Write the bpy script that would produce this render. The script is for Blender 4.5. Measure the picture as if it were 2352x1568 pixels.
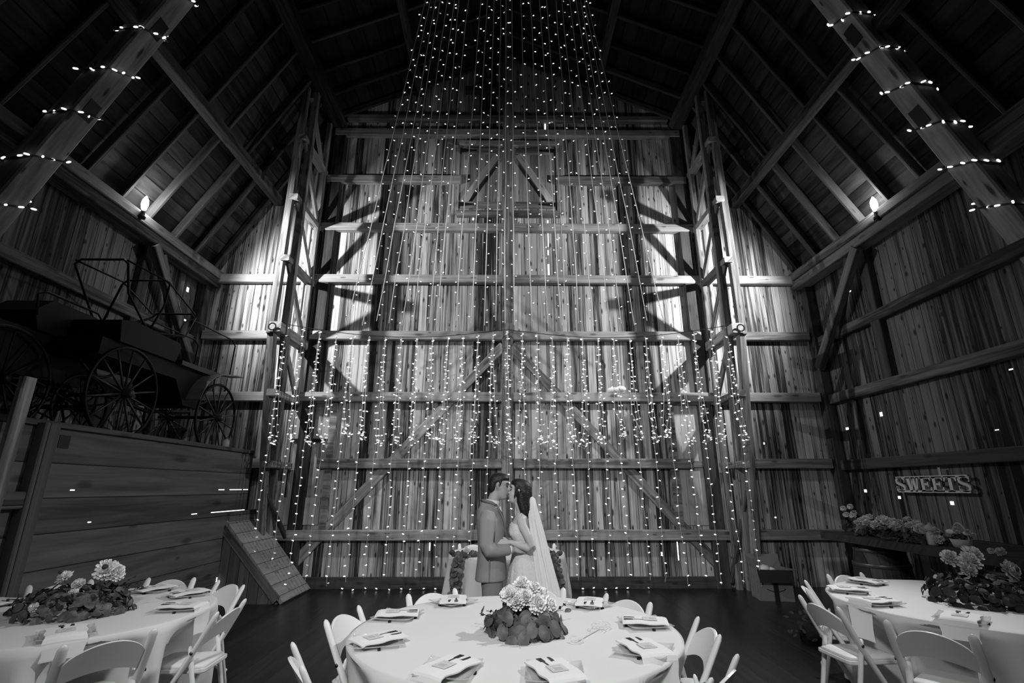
import bpy, math, random
from mathutils import Vector, Matrix
R = math.radians
random.seed(7)
for o in list(bpy.data.objects): bpy.data.objects.remove(o)
S = bpy.context.scene
C = S.collection

# ---------------------------------------------------------------- camera
F = 1135.0; PITCH = R(16.5); YAW = R(-0.55); CAMZ = 1.6
cd = bpy.data.cameras.new('camera'); cam = bpy.data.objects.new('camera', cd); C.objects.link(cam)
cd.sensor_width = 36.0; cd.lens = F/2352*36; cd.clip_start = .05
cam.location = (0, 0, CAMZ); cam.rotation_euler = (math.pi/2+PITCH, 0, YAW)
S.camera = cam
CM = cam.rotation_euler.to_matrix()
def ray(px, py): return CM @ Vector(((px-1176)/F, (784-py)/F, -1))
def onY(px, py, Y):
    r = ray(px, py); return Vector((0, 0, CAMZ)) + r*(Y/r.y)
def onZ(px, py, Z):
    r = ray(px, py); return Vector((0, 0, CAMZ)) + r*((Z-CAMZ)/r.z)
def onX(px, py, X):
    r = ray(px, py); return Vector((0, 0, CAMZ)) + r*(X/r.x)

# ---------------------------------------------------------------- world, exposure, lights
S.view_settings.view_transform = 'Standard'; S.view_settings.look = 'None'
S.view_settings.gamma = 1; S.view_settings.exposure = 0.0
S.view_settings.use_curve_mapping = False
W = bpy.data.worlds.new('world'); S.world = W; W.use_nodes = True
W.node_tree.nodes['Background'].inputs[0].default_value = (1, 1, 1, 1)
W.node_tree.nodes['Background'].inputs[1].default_value = 0.006

def lamp_light(name, kind, loc, energy, target=None, size=R(140), blend=1.0, radius=.05, parent=None):
    ld = bpy.data.lights.new(name, kind); ld.energy = energy; ld.shadow_soft_size = radius
    o = bpy.data.objects.new(name, ld); C.objects.link(o); o.location = loc
    if kind == 'SPOT':
        ld.spot_size = size; ld.spot_blend = blend
        d = Vector(target)-Vector(loc); o.rotation_euler = d.to_track_quat('-Z', 'Y').to_euler()
    return o
LAMP_L = Vector((-5.58, 6.74, 5.78)); LAMP_R = Vector((5.62, 6.62, 5.76))
# twin-headed barn floodlights on the two wall plates: one head on the gable wall, one on the floor
for P, q in ((LAMP_L, 1), (LAMP_R, -1)):
    lamp_light('floodlight_beam', 'SPOT', P+Vector((q*.10, .02, .02)), 1300, (q*-2.6, 9.1, 4.9), R(102), .8, .05)
lamp_light('floodlight_beam', 'SPOT', LAMP_R+Vector((-.12, -.05, -.02)), 1300, (-.3, 3.4, .7), R(66), .9, .06)
lamp_light('floodlight_glow', 'POINT', LAMP_L+Vector((.03, .03, .05)), 46, radius=.05)
lamp_light('floodlight_glow', 'POINT', LAMP_R+Vector((-.03, .03, .05)), 46, radius=.05)
# added fill spots without fixtures, above and behind the camera, standing in for overhead light
lamp_light('fill_spot', 'SPOT', (0.3, .6, 7.6), 350, (0, 4.0, .6), R(85), 1.0, .35)

lamp_light('fill_spot', 'SPOT', (-1.2, -2.2, 5.2), 1450, (.1, 6.2, 1.0), R(60), 1.0, .3)  # added front fill from behind the camera, no fixture

# ---------------------------------------------------------------- materials
def newmat(name):
    m = bpy.data.materials.new(name); m.use_nodes = True
    return m, m.node_tree.nodes, m.node_tree.links, m.node_tree.nodes['Principled BSDF']
MATS = {}
def grey(name, v, rough=.6, spec=.3, metal=0, bump=0, bscale=40, vary=0):
    if name in MATS: return MATS[name]
    m, N, L, P = newmat(name)
    P.inputs['Base Color'].default_value = (v, v, v, 1); P.inputs['Roughness'].default_value = rough
    P.inputs['Specular IOR Level'].default_value = spec; P.inputs['Metallic'].default_value = metal
    if bump or vary:
        tc = N.new('ShaderNodeTexCoord'); n = N.new('ShaderNodeTexNoise'); n.inputs['Scale'].default_value = bscale
        n.inputs['Detail'].default_value = 3; L.new(tc.outputs['Object'], n.inputs['Vector'])
        if bump:
            b = N.new('ShaderNodeBump'); b.inputs['Strength'].default_value = bump; b.inputs['Distance'].default_value = .01
            L.new(n.outputs['Fac'], b.inputs['Height']); L.new(b.outputs['Normal'], P.inputs['Normal'])
        if vary:
            r = N.new('ShaderNodeMapRange'); r.inputs['From Min'].default_value = .3; r.inputs['From Max'].default_value = .7
            r.inputs['To Min'].default_value = v*(1-vary); r.inputs['To Max'].default_value = v*(1+vary)
            L.new(n.outputs['Fac'], r.inputs['Value']); L.new(r.outputs['Result'], P.inputs['Base Color'])
    MATS[name] = m; return m
def glow(name, s):
    if name in MATS: return MATS[name]
    m, N, L, P = newmat(name)
    P.inputs['Base Color'].default_value = (1, 1, 1, 1); P.inputs['Emission Color'].default_value = (1, 1, 1, 1)
    P.inputs['Emission Strength'].default_value = s
    try: m.cycles.emission_sampling = 'NONE'
    except Exception: pass
    MATS[name] = m; return m
def sheer(name, v, alpha, rough=.5, trans=0):
    if name in MATS: return MATS[name]
    m, N, L, P = newmat(name)
    P.inputs['Base Color'].default_value = (v, v, v, 1); P.inputs['Roughness'].default_value = rough
    P.inputs['Alpha'].default_value = alpha
    MATS[name] = m; return m
def wood(name, lo, hi, u=1, v=0, bw=None, gap=.03, knot=.6, rough=.75, spec=.2, gs=26, vs=1.3, contrast=1.0, seed=0.0, klen=.42, kgate=.55):
    if name in MATS: return MATS[name]
    m, N, L, P = newmat(name)
    def math_(op, a, b=None, c=None):
        n = N.new('ShaderNodeMath'); n.operation = op
        for i, x in enumerate((a, b, c)):
            if x is None: continue
            if isinstance(x, (int, float)): n.inputs[i].default_value = x
            else: L.new(x, n.inputs[i])
        return n.outputs[0]
    def comb(a, b, c):
        n = N.new('ShaderNodeCombineXYZ')
        for i, x in enumerate((a, b, c)):
            if isinstance(x, (int, float)): n.inputs[i].default_value = x
            else: L.new(x, n.inputs[i])
        return n.outputs[0]
    tc = N.new('ShaderNodeTexCoord'); sp = N.new('ShaderNodeSeparateXYZ'); L.new(tc.outputs['Object'], sp.inputs[0])
    U = sp.outputs[u]; V = sp.outputs[v]; Q = sp.outputs[3-u-v]
    oi = N.new('ShaderNodeObjectInfo')
    if bw:
        t = math_('DIVIDE', math_('ADD', U, 100.0+seed), bw); b = math_('FLOOR', t); fr = math_('FRACT', t)
        wn = N.new('ShaderNodeTexWhiteNoise'); wn.noise_dimensions = '1D'; L.new(b, wn.inputs['W']); rnd = wn.outputs['Value']
    else:
        rnd = math_('FRACT', math_('MULTIPLY', oi.outputs['Random'], 7.31))
        U = math_('ADD', U, Q)
    def noise(vec, sc, det, dist):
        n = N.new('ShaderNodeTexNoise'); n.inputs['Scale'].default_value = sc; n.inputs['Detail'].default_value = det
        n.inputs['Distortion'].default_value = dist; L.new(vec, n.inputs['Vector']); return n.outputs['Fac']
    r37 = math_('MULTIPLY', rnd, 37.0)
    g1 = noise(comb(math_('MULTIPLY', U, gs), math_('MULTIPLY', V, vs), r37), 1, 5, .8)
    g2 = noise(comb(math_('MULTIPLY', U, gs*.4), math_('MULTIPLY', V, vs*.55), math_('ADD', r37, 11.0)), 1, 3, .4)
    vor = N.new('ShaderNodeTexVoronoi'); vor.inputs['Scale'].default_value = 1; vor.voronoi_dimensions = '2D'
    L.new(comb(math_('MULTIPLY', U, 1/(bw*.8 if bw else .16)), math_('ADD', math_('MULTIPLY', V, 1/klen), r37), 0.0), vor.inputs['Vector'])
    kd = N.new('ShaderNodeMapRange'); kd.interpolation_type = 'SMOOTHSTEP'
    kd.inputs['From Min'].default_value = .06; kd.inputs['From Max'].default_value = .22
    kd.inputs['To Min'].default_value = 1-knot; kd.inputs['To Max'].default_value = 1
    vc = N.new('ShaderNodeSeparateXYZ'); L.new(vor.outputs['Color'], vc.inputs[0])
    wob = math_('ADD', math_('DIVIDE', vor.outputs['Distance'], math_('ADD', .35, math_('MULTIPLY', vc.outputs[1], .9))), math_('MULTIPLY', math_('SUBTRACT', g1, .5), .25))
    L.new(wob, kd.inputs['Value'])
    gate = math_('GREATER_THAN', vc.outputs[0], kgate)
    kf = math_('SUBTRACT', 1.0, math_('MULTIPLY', gate, math_('SUBTRACT', 1.0, kd.outputs['Result'])))
    val = math_('ADD', math_('MULTIPLY', math_('SUBTRACT', g1, .5), 1.5*contrast), math_('MULTIPLY', math_('SUBTRACT', g2, .5), 1.9*contrast))
    val = math_('ADD', val, math_('ADD', .5, math_('MULTIPLY', math_('SUBTRACT', rnd, .5), .75*contrast)))
    cl = N.new('ShaderNodeClamp'); L.new(val, cl.inputs['Value'])
    col = math_('MULTIPLY', math_('ADD', lo, math_('MULTIPLY', cl.outputs[0], hi-lo)), kf)
    if bw and gap:
        e = math_('MINIMUM', fr, math_('SUBTRACT', 1.0, fr))
        gm = N.new('ShaderNodeMapRange'); gm.inputs['From Min'].default_value = gap*.4; gm.inputs['From Max'].default_value = gap
        gm.inputs['To Min'].default_value = .08; L.new(e, gm.inputs['Value'])
        col = math_('MULTIPLY', col, gm.outputs['Result'])
    L.new(col, P.inputs['Base Color'])
    P.inputs['Roughness'].default_value = rough; P.inputs['Specular IOR Level'].default_value = spec
    bp = N.new('ShaderNodeBump'); bp.inputs['Strength'].default_value = .35; bp.inputs['Distance'].default_value = .01
    L.new(g1, bp.inputs['Height']); L.new(bp.outputs['Normal'], P.inputs['Normal'])
    MATS[name] = m; return m

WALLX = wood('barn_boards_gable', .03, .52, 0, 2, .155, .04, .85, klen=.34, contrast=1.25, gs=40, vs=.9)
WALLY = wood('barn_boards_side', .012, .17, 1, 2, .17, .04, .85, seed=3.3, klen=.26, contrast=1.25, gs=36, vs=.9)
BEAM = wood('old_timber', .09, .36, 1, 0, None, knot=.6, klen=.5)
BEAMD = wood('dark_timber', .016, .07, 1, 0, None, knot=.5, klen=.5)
BIGBEAM = wood('hewn_timber', .13, .42, 1, 0, None, knot=.8, klen=.6, gs=14)
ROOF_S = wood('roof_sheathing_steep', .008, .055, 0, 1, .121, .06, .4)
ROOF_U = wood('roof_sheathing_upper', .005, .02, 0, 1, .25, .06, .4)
LOFT = wood('loft_planks', .045, .135, 2, 1, .31, .02, .5, vs=1.0, gs=16, contrast=.8, seed=.17, klen=.7)
ROOFB = wood('roof_timber', .022, .10, 1, 0, None, knot=.5, klen=.5)
LIGHTB = wood('pale_timber', .24, .52, 1, 0, None, knot=.5, klen=.5)
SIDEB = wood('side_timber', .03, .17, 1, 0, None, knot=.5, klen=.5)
RAMP = wood('ramp_planks', .15, .33, 0, 1, .125, .03, .3, gs=20, contrast=.7)
RAMPS = wood('ramp_side', .07, .18, 0, 2, .16, .03, .4, contrast=.7)
FLOORM = wood('floor_planks', .004, .02, 0, 1, .16, .03, .3, rough=.33, spec=.5, gs=18, contrast=.8)
PATCH = wood('patch_boards', .22, .52, 0, 2, .11, .02, .3, contrast=.6)
DOORM = wood('door_boards', .12, .45, 0, 2, .16, .03, .5, contrast=.8)
BULB = glow('bulb_glow', 1.15); BULBBIG = glow('flood_glow', 40); DAY = glow('daylight', 2.6)
BULBDIM = glow('bulb_dim', .35)
CORD = grey('clear_cord', .38, .4, .5); CORDD = grey('dark_cord', .02, .5)
WHITE = grey('white_resin', .78, .38, .4); PAD = grey('white_vinyl', .74, .5, .3)
CLOTH = grey('white_cloth', .70, .85, .1, bump=.15, bscale=9); NAP = grey('napkin_cloth', .78, .9, .1)
IRON = grey('black_iron', .012, .5, .3); STEEL = grey('cutlery_steel', .10, .25, .5, 1)

# ---------------------------------------------------------------- mesh builder
class MB:
    def __init__(s): s.v = []; s.f = []; s.m = []
    def add(s, vs, fs, mi=0):
        b = len(s.v); s.v += [tuple(x) for x in vs]; s.f += [tuple(i+b for i in f) for f in fs]; s.m += [mi]*len(fs); return s
    def box(s, a, b, mi=0, M=None):
        (x0, y0, z0), (x1, y1, z1) = a, b
        vs = [Vector(p) for p in ((x0,y0,z0),(x1,y0,z0),(x1,y1,z0),(x0,y1,z0),(x0,y0,z1),(x1,y0,z1),(x1,y1,z1),(x0,y1,z1))]
        if M: vs = [M @ p for p in vs]
        return s.add(vs, [(0,3,2,1),(4,5,6,7),(0,1,5,4),(1,2,6,5),(2,3,7,6),(3,0,4,7)], mi)
    def prism(s, poly, n, depth, mi=0):
        n = Vector(n).normalized()*depth; k = len(poly)
        vs = [Vector(p) for p in poly]+[Vector(p)+n for p in poly]
        return s.add(vs, [tuple(range(k-1, -1, -1)), tuple(range(k, 2*k))]+[(i, (i+1) % k, k+(i+1) % k, k+i) for i in range(k)], mi)
    def rings(s, rings, mi=0, cap=True, closed=True):
        n = len(rings[0]); vs = [p for r in rings for p in r]; fs = []
        for i in range(len(rings)-1):
            for j in range(n if closed else n-1):
                a = i*n+j; b = i*n+(j+1) % n; fs.append((a, b, b+n, a+n))
        if cap and closed:
            fs.append(tuple(range(n-1, -1, -1))); fs.append(tuple(range((len(rings)-1)*n, len(rings)*n)))
        return s.add(vs, fs, mi)
    def tube(s, pts, rad, n=8, mi=0, flat=1.0, up=None, cap=True):
        pts = [Vector(p) for p in pts]
        if isinstance(rad, (int, float)): rad = [rad]*len(pts)
        rs = []; ref = Vector(up) if up else None
        for i, p in enumerate(pts):
            t = (pts[min(i+1, len(pts)-1)]-pts[max(i-1, 0)]).normalized()
            if ref is None:
                ref = Vector((0, 0, 1)) if abs(t.z) < .9 else Vector((1, 0, 0))
            a = (ref-t*ref.dot(t)).normalized(); b = t.cross(a)
            if not up: ref = a
            rs.append([p+a*(rad[i]*math.cos(2*math.pi*k/n))+b*(rad[i]*flat*math.sin(2*math.pi*k/n)) for k in range(n)])
        return s.rings(rs, mi, cap)
    def lathe(s, prof, n=20, mi=0, o=(0, 0, 0), cap=True):
        o = Vector(o)
        return s.rings([[o+Vector((r*math.cos(2*math.pi*k/n), r*math.sin(2*math.pi*k/n), z)) for k in range(n)] for r, z in prof], mi, cap)
    def ball(s, c, r, n=12, mi=0, M=None):
        c = Vector(c); r = (r, r, r) if isinstance(r, (int, float)) else r; rs = []
        for i in range(n//2+1):
            t = math.pi*(i/(n//2)*.94+.03)-math.pi/2
            ring = [Vector((r[0]*math.cos(t)*math.cos(2*math.pi*k/n), r[1]*math.cos(t)*math.sin(2*math.pi*k/n), r[2]*math.sin(t))) for k in range(n)]
            rs.append([c+(M @ p if M else p) for p in ring])
        return s.rings(rs, mi)
    def xf(s, M): s.v = [tuple(M @ Vector(p)) for p in s.v]; return s
    def mesh(s, name, mats, smooth=False):
        me = bpy.data.meshes.new(name); me.from_pydata(s.v, [], s.f)
        for m in (mats if isinstance(mats, (list, tuple)) else [mats]): me.materials.append(m)
        if any(s.m): me.polygons.foreach_set('material_index', s.m)
        if smooth: me.polygons.foreach_set('use_smooth', [True]*len(me.polygons))
        me.update(); return me
def wmat(o):
    m = Matrix.LocRotScale(o.location, o.rotation_euler, o.scale)
    return wmat(o.parent) @ m if o.parent else m
def obj(name, mb, mats, parent=None, smooth=False, M=None):
    me = mb.mesh(name, mats, smooth) if isinstance(mb, MB) else mb
    o = bpy.data.objects.new(name, me); C.objects.link(o)
    if parent is not None: o.parent = parent
    if M is not None: o.matrix_basis = M
    return o
def tag(o, label=None, cat=None, group=None, kind=None):
    if label: o['label'] = label
    if cat: o['category'] = cat
    if group: o['group'] = group
    if kind: o['kind'] = kind
    return o
def thing(name, label, cat, loc=(0, 0, 0), rz=0, group=None):
    o = bpy.data.objects.new(name, None); C.objects.link(o); o.location = loc; o.rotation_euler = (0, 0, rz)
    o.empty_display_size = .1
    return tag(o, label, cat, group)
KIDS = {}
def dup(root, loc, rz, label=None, group=None):
    r = root.copy(); C.objects.link(r); r.location = loc; r.rotation_euler = (0, 0, rz)
    if label: r['label'] = label
    if group: r['group'] = group
    for ch in list(root.children):
        c = ch.copy(); C.objects.link(c); c.parent = r
        for g in list(ch.children):
            d = g.copy(); C.objects.link(d); d.parent = c
    return r
def beam(name, p0, p1, w, h, mat, parent=None, up=(0, 0, 1), ch=.012):
    p0 = Vector(p0); p1 = Vector(p1); x = (p1-p0); Ln = x.length; x.normalize()
    u = Vector(up)
    if abs(u.dot(x)) > .95: u = Vector((0, 1, 0))
    y = u.cross(x).normalized(); z = x.cross(y)
    M = Matrix((x, y, z)).transposed().to_4x4(); M.translation = p0
    a, b = w/2, h/2
    sec = [(-a+ch, -b), (a-ch, -b), (a, -b+ch), (a, b-ch), (a-ch, b), (-a+ch, b), (-a, b-ch), (-a, -b+ch)]
    mb = MB().rings([[Vector((t, q, r)) for q, r in sec] for t in (0, Ln)])
    if parent is not None: M = wmat(parent).inverted() @ M
    return obj(name, mb, mat, parent, M=M)
ORD = ('first second third fourth fifth sixth seventh eighth ninth tenth eleventh twelfth thirteenth fourteenth fifteenth sixteenth '
       'seventeenth eighteenth nineteenth twentieth twenty-first twenty-second twenty-third twenty-fourth twenty-fifth twenty-sixth '
       'twenty-seventh twenty-eighth twenty-ninth thirtieth').split()
# ================================================================ the barn shell
WY = 9.1; HX = 6.0; EZ = 5.58; KX = 3.80; KZ = 9.45; RZ = 11.15; Y0 = -4.0
def struct(name, mb, m, parent=None):
    o = obj(name, mb, m, parent)
    if parent is None: o['kind'] = 'structure'
    return o
struct('floor', MB().box((-HX, Y0, -.1), (HX, WY+.05, 0)), FLOORM)
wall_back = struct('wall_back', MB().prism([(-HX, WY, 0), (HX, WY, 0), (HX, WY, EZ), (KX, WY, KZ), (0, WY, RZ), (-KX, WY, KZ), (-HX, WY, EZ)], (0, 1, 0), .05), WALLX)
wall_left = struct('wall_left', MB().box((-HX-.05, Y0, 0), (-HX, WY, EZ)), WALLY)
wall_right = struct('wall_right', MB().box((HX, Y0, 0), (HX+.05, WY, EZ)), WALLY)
struct('baseboard_back', MB().box((-3.6, WY-.09, 0), (3.7, WY, .17)), BEAMD)
# roof: two slopes each side, sheathing above the rafters
RO = .13
steep = []; upper = []
for s, nm in ((-1, 'left'), (1, 'right')):
    nx, nz = Vector((KZ-EZ, 0, HX-KX)).normalized().x, Vector((KZ-EZ, 0, HX-KX)).normalized().z
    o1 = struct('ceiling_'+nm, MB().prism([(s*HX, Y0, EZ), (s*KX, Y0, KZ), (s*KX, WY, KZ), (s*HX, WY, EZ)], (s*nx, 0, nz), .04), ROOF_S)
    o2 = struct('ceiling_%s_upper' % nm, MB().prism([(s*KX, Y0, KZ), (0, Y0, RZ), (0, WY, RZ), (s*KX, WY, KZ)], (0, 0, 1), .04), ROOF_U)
    steep.append(o1); upper.append(o2)
    for k in range(15):
        y = WY-.12-.62*k+random.uniform(-.03, .03)
        if y < .5: break
        beam('rafter', (s*(HX-.12), y, EZ+.04), (s*(KX-.10), y, KZ-.04), .14, .06, ROOFB, o1, up=(0, 1, 0)).rotation_mode = 'QUATERNION'
        beam('rafter', (s*(KX-.05), y, KZ-.12), (0, y, RZ-.10), .13, .06, BEAMD, o2, up=(0, 1, 0))
    # wall plate, mid purlin, kink purlin, upper purlin
    beam('wall_plate', (s*(HX-.20), Y0, EZ-.10), (s*(HX-.20), WY, EZ-.10), .26, .22, SIDEB, o1)
    beam('plate_board', (s*(HX-.36), Y0, EZ+.02), (s*(HX-.36), WY, EZ+.02), .05, .16, SIDEB, o1)
    beam('purlin', (s*4.76, Y0, 7.30), (s*4.76, WY, 7.30), .17, .17, ROOFB, o1)
    beam('purlin', (s*(KX-.12), Y0, KZ-.22), (s*(KX-.12), WY, KZ-.22), .24, .26, BEAMD, o2)
    beam('purlin', (s*1.95, Y0, 10.10), (s*1.95, WY, 10.10), .16, .18, BEAMD, o2)
beam('ridge_beam', (0, Y0, RZ-.17), (0, WY, RZ-.17), .16, .2, BEAMD, upper[0])

# girts (horizontal timbers) on the gable wall; height from the photo, spans in metres
def zgirt(py, Y=8.98): return onY(1165, py, Y).z
GY = WY-.065
Zg = {y: zgirt(y) for y in (270, 304, 411, 521, 640, 770, 911, 1064, 1229)}
def girt(x0, x1, z, mat=BEAM, h=.17, d=.13): return beam('girt', (x0, WY-d/2, z), (x1, WY-d/2, z), d, h, mat, wall_back)
girt(-3.5, 3.5, Zg[270], h=.13); girt(-3.72, 3.72, Zg[304]); girt(-3.78, -1.0, Zg[411]); girt(1.02, 3.75, Zg[411])
girt(-3.78, 3.78, Zg[521]); girt(-5.78, 5.78, Zg[640]); girt(-5.78, -4.0, Zg[770]); girt(-3.75, 3.7, Zg[770]); girt(4.05, 5.78, Zg[770])
girt(-5.78, 5.78, Zg[911]); girt(-5.78, -4.05, Zg[1064]); girt(-3.35, 3.3, Zg[1064]); girt(4.1, 5.78, Zg[1064])
girt(-4.3, 3.95, Zg[1229]); girt(4.1, 5.78, Zg[1229]); girt(-.95, .05, onY(1165, 204, 8.98).z, BEAMD, .14)
# big diagonal braces from the centre post down to the feet of the wall
zb = onY(1165, 790, 8.97).z
beam('diagonal_brace', (-.08, WY-.03, zb), (-3.75, WY-.03, .2), .17, .05, BEAM, wall_back, up=(0, 1, 0)).rotation_mode = 'QUATERNION'
beam('diagonal_brace', (.08, WY-.03, zb), (3.72, WY-.03, .2), .17, .05, BEAM, wall_back, up=(0, 1, 0))
for s in (-1, 1):      # stout posts of the gable frame behind the towers
    beam('gable_post', (s*3.62, WY-.06, 0.0), (s*3.62, WY-.06, KZ-.3), .11, .24, BEAMD, wall_back, up=(1, 0, 0))
    beam('corner_post', (s*(HX-.1), WY-.1, 0), (s*(HX-.1), WY-.1, EZ), .18, .18, BEAMD, wall_back, up=(1, 0, 0))
t = tag(beam('centre_post', (0, WY-.24, 0), (0, WY-.24, RZ-.15), .17, .2, BEAM, None, up=(1, 0, 0)),
        'tall squared timber post running up the middle of the gable wall to the ridge', 'post')

# hay doors high in the gable and the two walk doors below
def hay_door(name, x0, x1, s):
    zt, zb_ = onY(1165, 332, 9.0).z, onY(1165, 482, 9.0).z
    y = WY-.03
    d = struct(name, MB().box((x0, y, zb_), (x1, y+.03, zt)), DOORM)
    for z in (zt-.14, zb_+.14): beam('door_rail', (x0+.04, y-.025, z), (x1-.04, y-.025, z), .05, .15, BEAM, d)
    a, b = (x1-.08, x0+.12) if s < 0 else (x0+.08, x1-.12)
    beam('door_brace', (a, y-.025, zt-.24), (b, y-.025, zb_+.24), .15, .05, LIGHTB, d, up=(0, 1, 0))
    for z in (zt-.14, zb_+.14):
        xo = x0 if s < 0 else x1
        obj('strap_hinge', MB().prism([(xo, y-.052, z-.05), (xo, y-.052, z+.05), (xo-s*.34, y-.052, z+.012), (xo-s*.34, y-.052, z-.012)], (0, -1, 0), .008), IRON, d)
    return d
hay_door('door_1', -1.02, -.13, -1); hay_door('door_2', .13, 1.0, 1)
sill = struct('trim_1', MB().box((-1.05, WY-.12, onY(1165, 490, 9).z-.05), (1.1, WY, onY(1165, 490, 9).z+.06)), BEAM)
struct('trim_2', MB().box((-1.05, WY-.10, onY(1165, 326, 9).z-.04), (1.1, WY, onY(1165, 326, 9).z+.04)), BEAM)
for s, nm in ((-1, 'trim_3'), (1, 'trim_4')):
    struct(nm, MB().box((s*1.1-.07, WY-.05, onY(1165, 488, 9).z), (s*1.1+.07, WY, onY(1165, 330, 9).z)), DOORM)
# walk door, left
p0 = onY(678, 1216, 9.05); p1 = onY(770, 925, 9.05)
xl, xr = -3.86, -3.22; zt = onY(720, 925, 9.05).z; zm = onY(720, 1011, 9.05).z; zp = onY(700, 1142, 9.05).z; zb2 = onY(700, 1219, 9.05).z
d3 = struct('door_3', MB().box((xl, WY-.03, .9), (xr, WY, zt)), DOORM)
obj('door_bar', MB().box((xl, WY-.055, zm-.03), (xr+.02, WY-.03, zm+.03)), IRON, d3)
obj('board_patch', MB().box((xl-.12, WY-.06, zb2+.1), (xr-.02, WY-.03, zp)), PATCH, d3)
obj('door_stile', MB().box((xr, WY-.07, .9), (xr+.12, WY, zt+.02)), BEAM, d3)
obj('door_lintel', MB().box((xl-.05, WY-.07, zt), (xr+.12, WY, zt+.08)), BEAM, d3)
# walk door, right
xl, xr = 3.05, 3.78; zt = onY(1600, 930, 9.05).z; zm = onY(1600, 1065, 9.05).z
d4 = struct('door_4', MB().box((xl, WY-.03, .98), (xr, WY, zt)), PATCH)
obj('door_bar', MB().box((xl+.05, WY-.07, zm-.06), (xr-.1, WY-.03, zm+.05)), BEAM, d4)
obj('door_latch', MB().box((xr-.17, WY-.09, zm-.22), (xr-.1, WY-.03, zm)), BEAMD, d4)
obj('door_stile', MB().box((xl-.14, WY-.07, .98), (xl, WY, zt+.02)), BEAM, d4)
obj('door_lintel', MB().box((xl-.1, WY-.09, zt), (xr+.05, WY, zt+.09)), BEAM, d4)

# side-wall girts, posts and knee braces
for s, wl in ((-1, wall_left), (1, wall_right)):
    xx = s*(HX-.065)
    for z in (4.25, 3.15, 1.98, .88):
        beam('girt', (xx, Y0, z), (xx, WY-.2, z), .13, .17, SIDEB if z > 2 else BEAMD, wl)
    for y in (7.45, 2.9):
        beam('wall_post', (s*(HX-.06), y, 3.15 if y > 7 else 0), (s*(HX-.06), y, EZ-.2), .12, .2, BEAMD, wl, up=(0, 1, 0))
    beam('knee_brace', (s*(HX-.16), 8.95, 3.75), (s*(HX-.3), 7.25, EZ-.22), .12, .17, SIDEB, wl)
    beam('knee_brace', (s*(HX-.12), 8.35, 4.15), (s*(HX-.2), 7.6, EZ-.22), .10, .12, SIDEB, wl)

# daylight through knot holes and open joints: the bright sky behind the boards
def gap(px, py, w, h, wall, plane='Y'):
    if plane == 'Y': p = onY(px, py, WY-.001)
    else: p = onX(px, py, (HX-.001)*(1 if plane == 'R' else -1))
    d = (CM.inverted() @ (p-Vector((0, 0, CAMZ)))).z*-1; w = .75*w*d/F; h = .85*h*d/F
    if plane == 'Y': mb = MB().box((p.x-w/2, p.y-.003, p.z-h/2), (p.x+w/2, p.y+.02, p.z+h/2))
    else: mb = MB().box((p.x-.003, p.y-w, p.z-h/2), (p.x+.003, p.y+w, p.z+h/2))
    obj('daylight_chink', mb, DAY, wall)
for a in ((1252, 290, 4, 25), (1229, 371, 5, 9), (1087, 502, 5, 9), (1258, 509, 4, 8), (1259, 545, 2.5, 55), (1260, 620, 5, 34), (1259, 580, 4, 14), (848, 457, 3, 10), (744, 652, 3, 14),
          (987, 1255, 3, 20), (1557, 1265, 3, 46), (1520, 1270, 5, 6), (685, 922, 4, 14), (1720, 831, 4, 3), (1755, 1018, 4, 5), (1781, 1188, 5, 3), (1022, 386, 3, 4), (1016, 319, 3, 3), (1500, 640, 2, 3), (1232, 773, 3, 6), (1030, 780, 3, 5)):
    gap(*a, wall_back)
for a in ((1903, 776, 5, 6), (1914, 780, 6, 6), (1952, 669, 5, 3), (2003, 683, 4, 2), (2024, 951, 5, 11), (1946, 984, 6, 6), (1834, 1001, 6, 4), (2322, 848, 6, 3), (2290, 987, 6, 2), (1988, 1127, 5, 7), (2066, 1142, 5, 7), (2187, 1155, 6, 9), (2060, 890, 4, 2)):
    gap(*a, wall_right, 'R')
for a in ((493, 752, 8, 5), (522, 737, 6, 4), (489, 839, 5, 3), (431, 665, 5, 12), (425, 735, 4, 4), (537, 937, 4, 8)):
    gap(*a, wall_left, 'L')

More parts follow.
